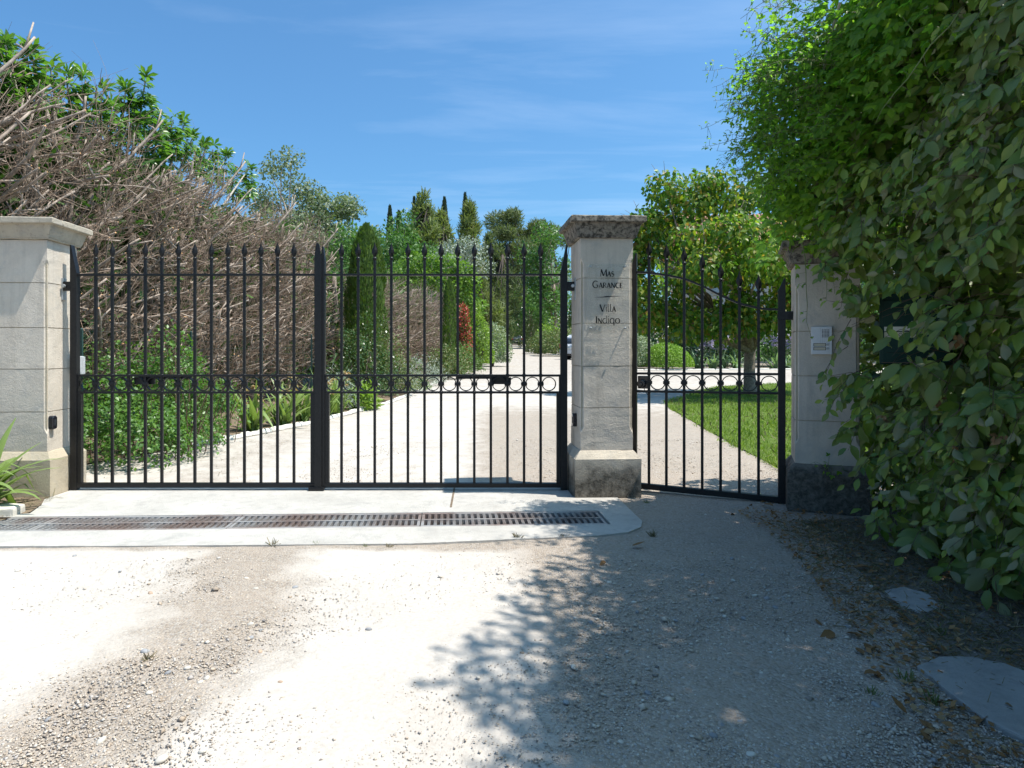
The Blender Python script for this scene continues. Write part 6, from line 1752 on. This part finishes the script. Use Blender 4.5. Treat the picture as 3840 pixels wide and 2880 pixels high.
OCT = (np.array([(1, 0, 0), (0, 1, 0), (-1, 0, 0), (0, -1, 0), (0, 0, 1), (0, 0, -.6)], float), np.array([(0, 1, 4), (1, 2, 4), (2, 3, 4), (3, 0, 4), (1, 0, 5), (2, 1, 5), (3, 2, 5), (0, 3, 5)]))
def gravel_stones():
    n = 330000
    y = 1.55 + 6.5 * RNG.random(n) ** 1.9; x = RNG.uniform(-1, 1, n) * (y * .9 + .1)
    gr_ = gritness(x, y); ok = (RNG.random(n) < gr_ * 0.40 + .11) & ~on_apron(x, y)
    ok &= ~((y > 5.4) & (x < -2.6)) & ~((y > 5.5) & (x > 2.75)) & ~((y < 5.3) & (x < -3.1))
    ok |= on_apron(x, y) & (x > -3.0) & (RNG.random(n) < .02) & ((np.abs((np.stack([x, y], 1) - DR_A) @ DV) > .2))
    x, y = x[ok], y[ok]; n = len(x)
    s = (RNG.gamma(3.0, .00085, n) + .0011) * (.62 + .4 * gritness(x, y))
    s = np.where(RNG.random(n) < .008, s * 2.4, s)
    P = np.stack([x, y, gz(x, y) - 0.012 * (sstep(3.4, 3.8, y) * (1 - sstep(5.4, 5.7, y))) + s * .25], 1)
    T = OCT[0][None] * (s[:, None, None]) * RNG.uniform(.6, 1.35, (n, 1, 3)) * np.array([1, 1, .6]) * RNG.uniform(.75, 1.25, (n, 6, 1))
    fr = frames(rnd(n) * np.array([1, 1, .25]), np.array([0, 0, 1.0]) + rnd(n) * .3)
    V = np.einsum('nki,nij->nkj', T, fr) + P[:, None]
    F = (OCT[1][None] + (np.arange(n) * 6)[:, None, None]).reshape(-1, 3)
    tag(obj('gravel', mesh_np('gravel', V.reshape(-1, 3), F, M['gravel_stone'])), 'loose pale limestone gravel strewn over the drive and its verge', 'gravel', None, 'stuff')
m, nt, b = new_mat('gravel_stones')
g = nt.nodes.new('ShaderNodeNewGeometry'); rp = nt.nodes.new('ShaderNodeValToRGB')
e = rp.color_ramp.elements
cl = [(0.0, (0.17, 0.16, 0.155)), (0.12, (0.37, 0.295, 0.225)), (0.4, (0.47, 0.395, 0.32)), (0.7, (0.53, 0.465, 0.39)), (0.9, (0.37, 0.34, 0.32)), (1.0, (0.58, 0.54, 0.48))]
while len(e) < len(cl): e.new(0.5)
for i, (t_, c) in enumerate(cl): e[i].position = t_; e[i].color = (*c, 1)
nt.links.new(g.outputs['Random Per Island'], rp.inputs['Fac']); nt.links.new(rp.outputs[0], b.inputs['Base Color'])
b.inputs['Roughness'].default_value = .9; b.inputs['Specular IOR Level'].default_value = .2
M['gravel_stone'] = m
gravel_stones()

# pebbles one could pick up
def pebble_mesh(seed):
    import bmesh
    rr = np.random.default_rng(seed)
    bm = bmesh.new(); bmesh.ops.create_icosphere(bm, subdivisions=2, radius=1)
    ph = rr.uniform(0, 6, 3); k = rr.normal(size=(3, 3)) * 1.3
    for v in bm.verts:
        c = np.array(v.co); f = 1 + .13 * math.sin(c @ k[0] + ph[0]) + .10 * math.sin(c @ k[1] * 1.5 + ph[1]); v.co = Vector(c * f * np.array([1, .72, .48]))
    me = bpy.data.meshes.new('pebble'); bm.to_mesh(me); bm.free()
    me.polygons.foreach_set('use_smooth', [True] * len(me.polygons))
    return me
PEB = []
for k in range(6):
    me = pebble_mesh(k); me.materials.append(M[('pebble_grey', 'pebble_pale', 'pebble_tan', 'pebble_grey', 'pebble_pale', 'pebble_grey')[k]]); PEB.append(me)
PL = ['smooth grey pebble lying loose on the pale gravel', 'pale cream pebble lying loose on the gravel', 'tan brown pebble lying loose on the gravel', 'smooth grey pebble lying loose on the pale gravel', 'pale cream pebble lying loose on the gravel', 'smooth grey pebble lying loose on the pale gravel']
KNOWN = [(1108, 2204, 1.9, 0), (940, 2342, 1.7, 1), (940, 2395, 1.8, 3), (1383, 2362, 1.9, 0), (545, 2445, 2.0, 3), (280, 2085, 1.5, 3), (68, 2140, 1.8, 1), (925, 2170, 1.6, 1), (775, 2545, 1.7, 1), (630, 2525, 1.6, 0), (750, 2560, 1.3, 4), (560, 2600, 1.6, 4), (1050, 2560, 1.4, 2), (1650, 2162, 1.5, 1), (2830, 2235, 1.8, 4), (2874, 2245, 1.8, 3), (2750, 2178, 1.6, 1), (2745, 2095, 1.5, 3), (2378, 2260, 1.6, 1), (3030, 2152, 2.1, 2), (3285, 2645, 1.9, 0), (1988, 2162, 1.3, 1), (2218, 2336, 1.4, 3), (2855, 2528, 1.3, 4), (2710, 2720, 1.2, 0), (2330, 2785, 1.1, 4), (3180, 2352, 1.5, 3), (2790, 2320, 1.5, 3), (2535, 2328, 1.4, 0), (380, 2780, 1.9, 1), (610, 2850, 2.2, 4), (180, 2700, 1.3, 0), (760, 2820, 1.5, 1), (3260, 2235, 1.6, 1)]
def ground_at(px, py):
    Y = (CAM_H + 0.022) * FPX / (py - VY); return (px - VX) / FPX * Y, Y
pebs = [(*ground_at(a, b_), c * .0088, d) for a, b_, c, d in KNOWN]
for k in range(90):
    y = 1.6 + 2.1 * RNG.random() ** 1.3; x = RNG.uniform(-.75, .7) * y
    if RNG.random() > float(gritness(np.array([x]), np.array([y]))[0]) * .8 + .2: continue
    pebs.append((x, y, RNG.uniform(.007, .016), int(RNG.integers(0, 6))))
for x, y, s, k in pebs:
    o = obj('pebble', PEB[k], None, (x, y, G(x, y) + s * .12), (RNG.uniform(-.3, .3), RNG.uniform(-.3, .3), RNG.uniform(0, 6.28)), s)
    tag(o, PL[k], 'pebble', ['grey pebbles on the drive', 'cream pebbles on the drive', 'tan pebbles on the drive', 'grey pebbles on the drive', 'cream pebbles on the drive', 'grey pebbles on the drive'][k])

# concrete slabs at the foot of the hedge
def slab(poly, label, dz):
    b = MB(); P = [ground_at(*p) for p in poly]
    c = (sum(p[0] for p in P) / len(P), sum(p[1] for p in P) / len(P))
    b.prism([(x - c[0], y - c[1]) for x, y in P], -0.06, dz)
    me = b.mesh('stone_slab', M['slab'], bevel=0.006)
    tag(obj('stone_slab', roughen(me, .007, 6, 1, 5), None, (c[0], c[1], -0.022)), label, 'slab')
slab([(3440, 2515), (3520, 2480), (3640, 2478), (3760, 2500), (3900, 2560), (4010, 2640), (4010, 2800), (3840, 2790), (3700, 2720), (3590, 2640)], 'large grey concrete slab in the bottom right corner by the hedge', .018)
slab([(3310, 2225), (3390, 2212), (3480, 2235), (3530, 2285), (3470, 2310), (3390, 2290)], 'small grey concrete slab under the hedge edge', .014)

# fallen leaves and dry grass
DL = [mesh_np('fallen_leaf', leaf_rows([0, .2, .5, .8, 1], [.01, .2, .27, .14, .01], c_, f_)[0], leaf_rows([0, .2, .5, .8, 1], [.01, .2, .27, .14, .01], c_, f_)[1], M['dead_leaf'], True) for c_, f_ in ((.3, .5), (-.25, .3), (.15, -.4))]
spots = [(3360, 2330), (3420, 2345), (3300, 2135), (3205, 2140), (3150, 2100), (3100, 1990), (2900, 1905), (2860, 1890), (2745, 1930), (3250, 2450), (3215, 2440), (3290, 2550), (3240, 2540), (3400, 2690), (3445, 2710), (3700, 2700), (3550, 2330), (3520, 2270), (3650, 2350), (3780, 2360), (3560, 2225), (3350, 2030), (3440, 2080), (2820, 1895), (2270, 2114), (2370, 2055), (3060, 2330), (3130, 2385), (3190, 2310), (3480, 2790), (3620, 2590), (3730, 2290), (3390, 2150), (3010, 1925), (3090, 2095), (3270, 2215), (3230, 2400)]
for i, (px, py) in enumerate(spots):
    x, y = ground_at(px, py)
    tag(obj('fallen_leaf', DL[i % 3], None, (x, y, G(x, y) + .012), (RNG.uniform(-.5, .5), RNG.uniform(-.5, .5), RNG.uniform(0, 6.28)), RNG.uniform(.045, .08)), 'dry brown leaf fallen on the shaded gravel by the hedge', 'leaf', 'fallen leaves by the hedge')

def on_slab(x, y):
    """true on the two slabs"""
    r = np.zeros(len(x), bool)
    for poly in ([(3440, 2515), (3520, 2480), (3640, 2478), (3760, 2500), (3900, 2560), (4010, 2640), (4010, 2800), (3840, 2790), (3700, 2720), (3590, 2640)], [(3310, 2225), (3390, 2212), (3480, 2235), (3530, 2285), (3470, 2310), (3390, 2290)]):
        Q = [ground_at(*p) for p in poly]; ins = np.zeros(len(x), bool)
        for (xa, ya), (xb, yb) in zip(Q, Q[1:] + Q[:1]):
            c = ((ya > y) != (yb > y)) & (x < (xb - xa) * (y - ya) / (yb - ya + 1e-12) + xa); ins ^= c
        r |= ins & (RNG.random(len(x)) < .86)
    return r

def litter():
    n = 10500
    y = 1.4 + 2.9 * RNG.random(n); off = RNG.normal(0, .2, n); x = 1.75 + .12 * (y - 2) + off + .1
    x = np.where(RNG.random(n) < .25, 2.2 + RNG.random(n) * .5, x)
    lim = np.interp(y, [1.4, 2, 2.6, 3.2, 3.9, 4.3], [1.0, 1.22, 1.38, 1.5, 1.7, 1.9])
    ok = (x > lim + .12 * RNG.random(n)) & ~on_slab(x, y); x, y = x[ok], y[ok]; n = len(x)
    P = np.stack([x, y, gz(x, y) + .012], 1)
    d = unit(rnd(n) * np.array([1, 1, .45]) + np.array([0, 0, .12])); V, F = scatter(BLADE[0] * np.array([.8, 1, 1]), BLADE[1], P, frames(d, rdir(n)), RNG.uniform(.015, .05, n))
    tag(obj('dry_grass', mesh_np('dry_grass', V, F, M['dry_grass'])), 'dry straw and withered grass along the foot of the hedge', 'grass', None, 'stuff')
    # bits of bark and leaf litter
    n = 2600
    y = 1.5 + 3.1 * RNG.random(n); x = np.interp(y, [1.4, 2, 2.6, 3.2, 3.9, 4.6], [1.1, 1.3, 1.45, 1.6, 1.75, 1.75]) + np.abs(RNG.normal(0, .4, n))
    ok = ~on_slab(x, y); x, y = x[ok], y[ok]; n = len(x)
    P = np.stack([x, y, gz(x, y) + .014], 1)
    V, F = scatter(LEAF_LO[0], LEAF_LO[1], P, frames(unit(rnd(n) * np.array([1, 1, .3])), unit(rnd(n) * .6 + np.array([0, 0, 1]))), RNG.uniform(.012, .035, n))
    tag(obj('leaf_litter', mesh_np('leaf_litter', V, F, M['dead_leaf'], True)), 'crumbled brown leaf litter under the hedge', 'leaf litter', None, 'stuff')
    # twigs, bits of straw on the bed and near the left pillar
    n = 700
    y = np.concatenate([RNG.uniform(4.3, 5.0, 300), RNG.uniform(5.7, 8.5, 400)]); x = np.concatenate([RNG.uniform(-3.6, -3.15, 300), RNG.uniform(-3.5, -2.2, 400)])
    P = np.stack([x, y, gz(x, y) + .012], 1)
    V, F = scatter(BLADE[0] * np.array([.7, 1, 1]), BLADE[1], P, frames(unit(rnd(n) * np.array([1, 1, .15])), unit(rnd(n) * .4 + np.array([0, 0, 1]))), RNG.uniform(.02, .07, n))
    tag(obj('straw_litter', mesh_np('straw_litter', V, F, M['dry_grass'])), 'bits of straw and dry leaf on the soil by the left pillar', 'litter', None, 'stuff')
litter()

def weed(px, py, h, n, mt, label, Y=None):
    x, y = ground_at(px, py); y -= 0.035 * (py < 2060); h *= .75
    if Y: x, y = (px - VX) / FPX * Y, Y
    t = empty('weed', (x, y, G(x, y) - 0.008), (0, 0, 0), label, 'weed', 'weeds in the gravel')
    d = unit(rnd(n) + np.array([0, 0, .9])); P = rnd(n) * .015 * np.array([1, 1, 0])
    V, F = scatter(BLADE[0] * np.array([.9, 1, 1]), BLADE[1], P, frames(d, rdir(n)), h * RNG.uniform(.5, 1.2, n))
    obj('blades', mesh_np('blades', V, F, M[mt]), t)
WL = [((1035, 2038), .07, 26, 'dry_grass', 'sprawling dry weed at the apron edge left of centre'), ((1190, 2035), .035, 40, 'weed', 'small green weed at the apron edge under the meeting stiles'), ((1375, 2040), .03, 30, 'weed', 'tiny weed at the apron edge right of the meeting stiles'), ((1465, 2042), .035, 40, 'dry_grass', 'pale dry weed at the apron edge'), ((1940, 2012), .05, 60, 'dry_grass', 'dry weed tuft at the apron edge near its right end'), ((2110, 2008), .045, 50, 'dry_grass', 'dry weed tuft against the shaded apron edge'), ((3520, 2380), .06, 40, 'weed', 'green weed tuft beside the small slab'), ((3400, 2560), .06, 40, 'weed', 'green weed tuft left of the large slab'), ((3500, 2640), .06, 50, 'weed', 'green weed tuft on the edge of the large slab'), ((3270, 2600), .045, 40, 'weed', 'small weed tuft in the shaded gravel left of the large slab'), ((560, 2470), .05, 40, 'dry_grass', 'dried weed stub beside a stone in the sunny gravel'), ((2420, 1880), .04, 40, 'weed', 'weed tuft at the corner of the name plate pillar'), ((2440, 2000), .05, 50, 'dry_grass', 'dry weed tuft at the rounded corner of the apron')]
for (p, h, n, mt, lab) in WL: weed(p[0], p[1], h, n, mt, lab)
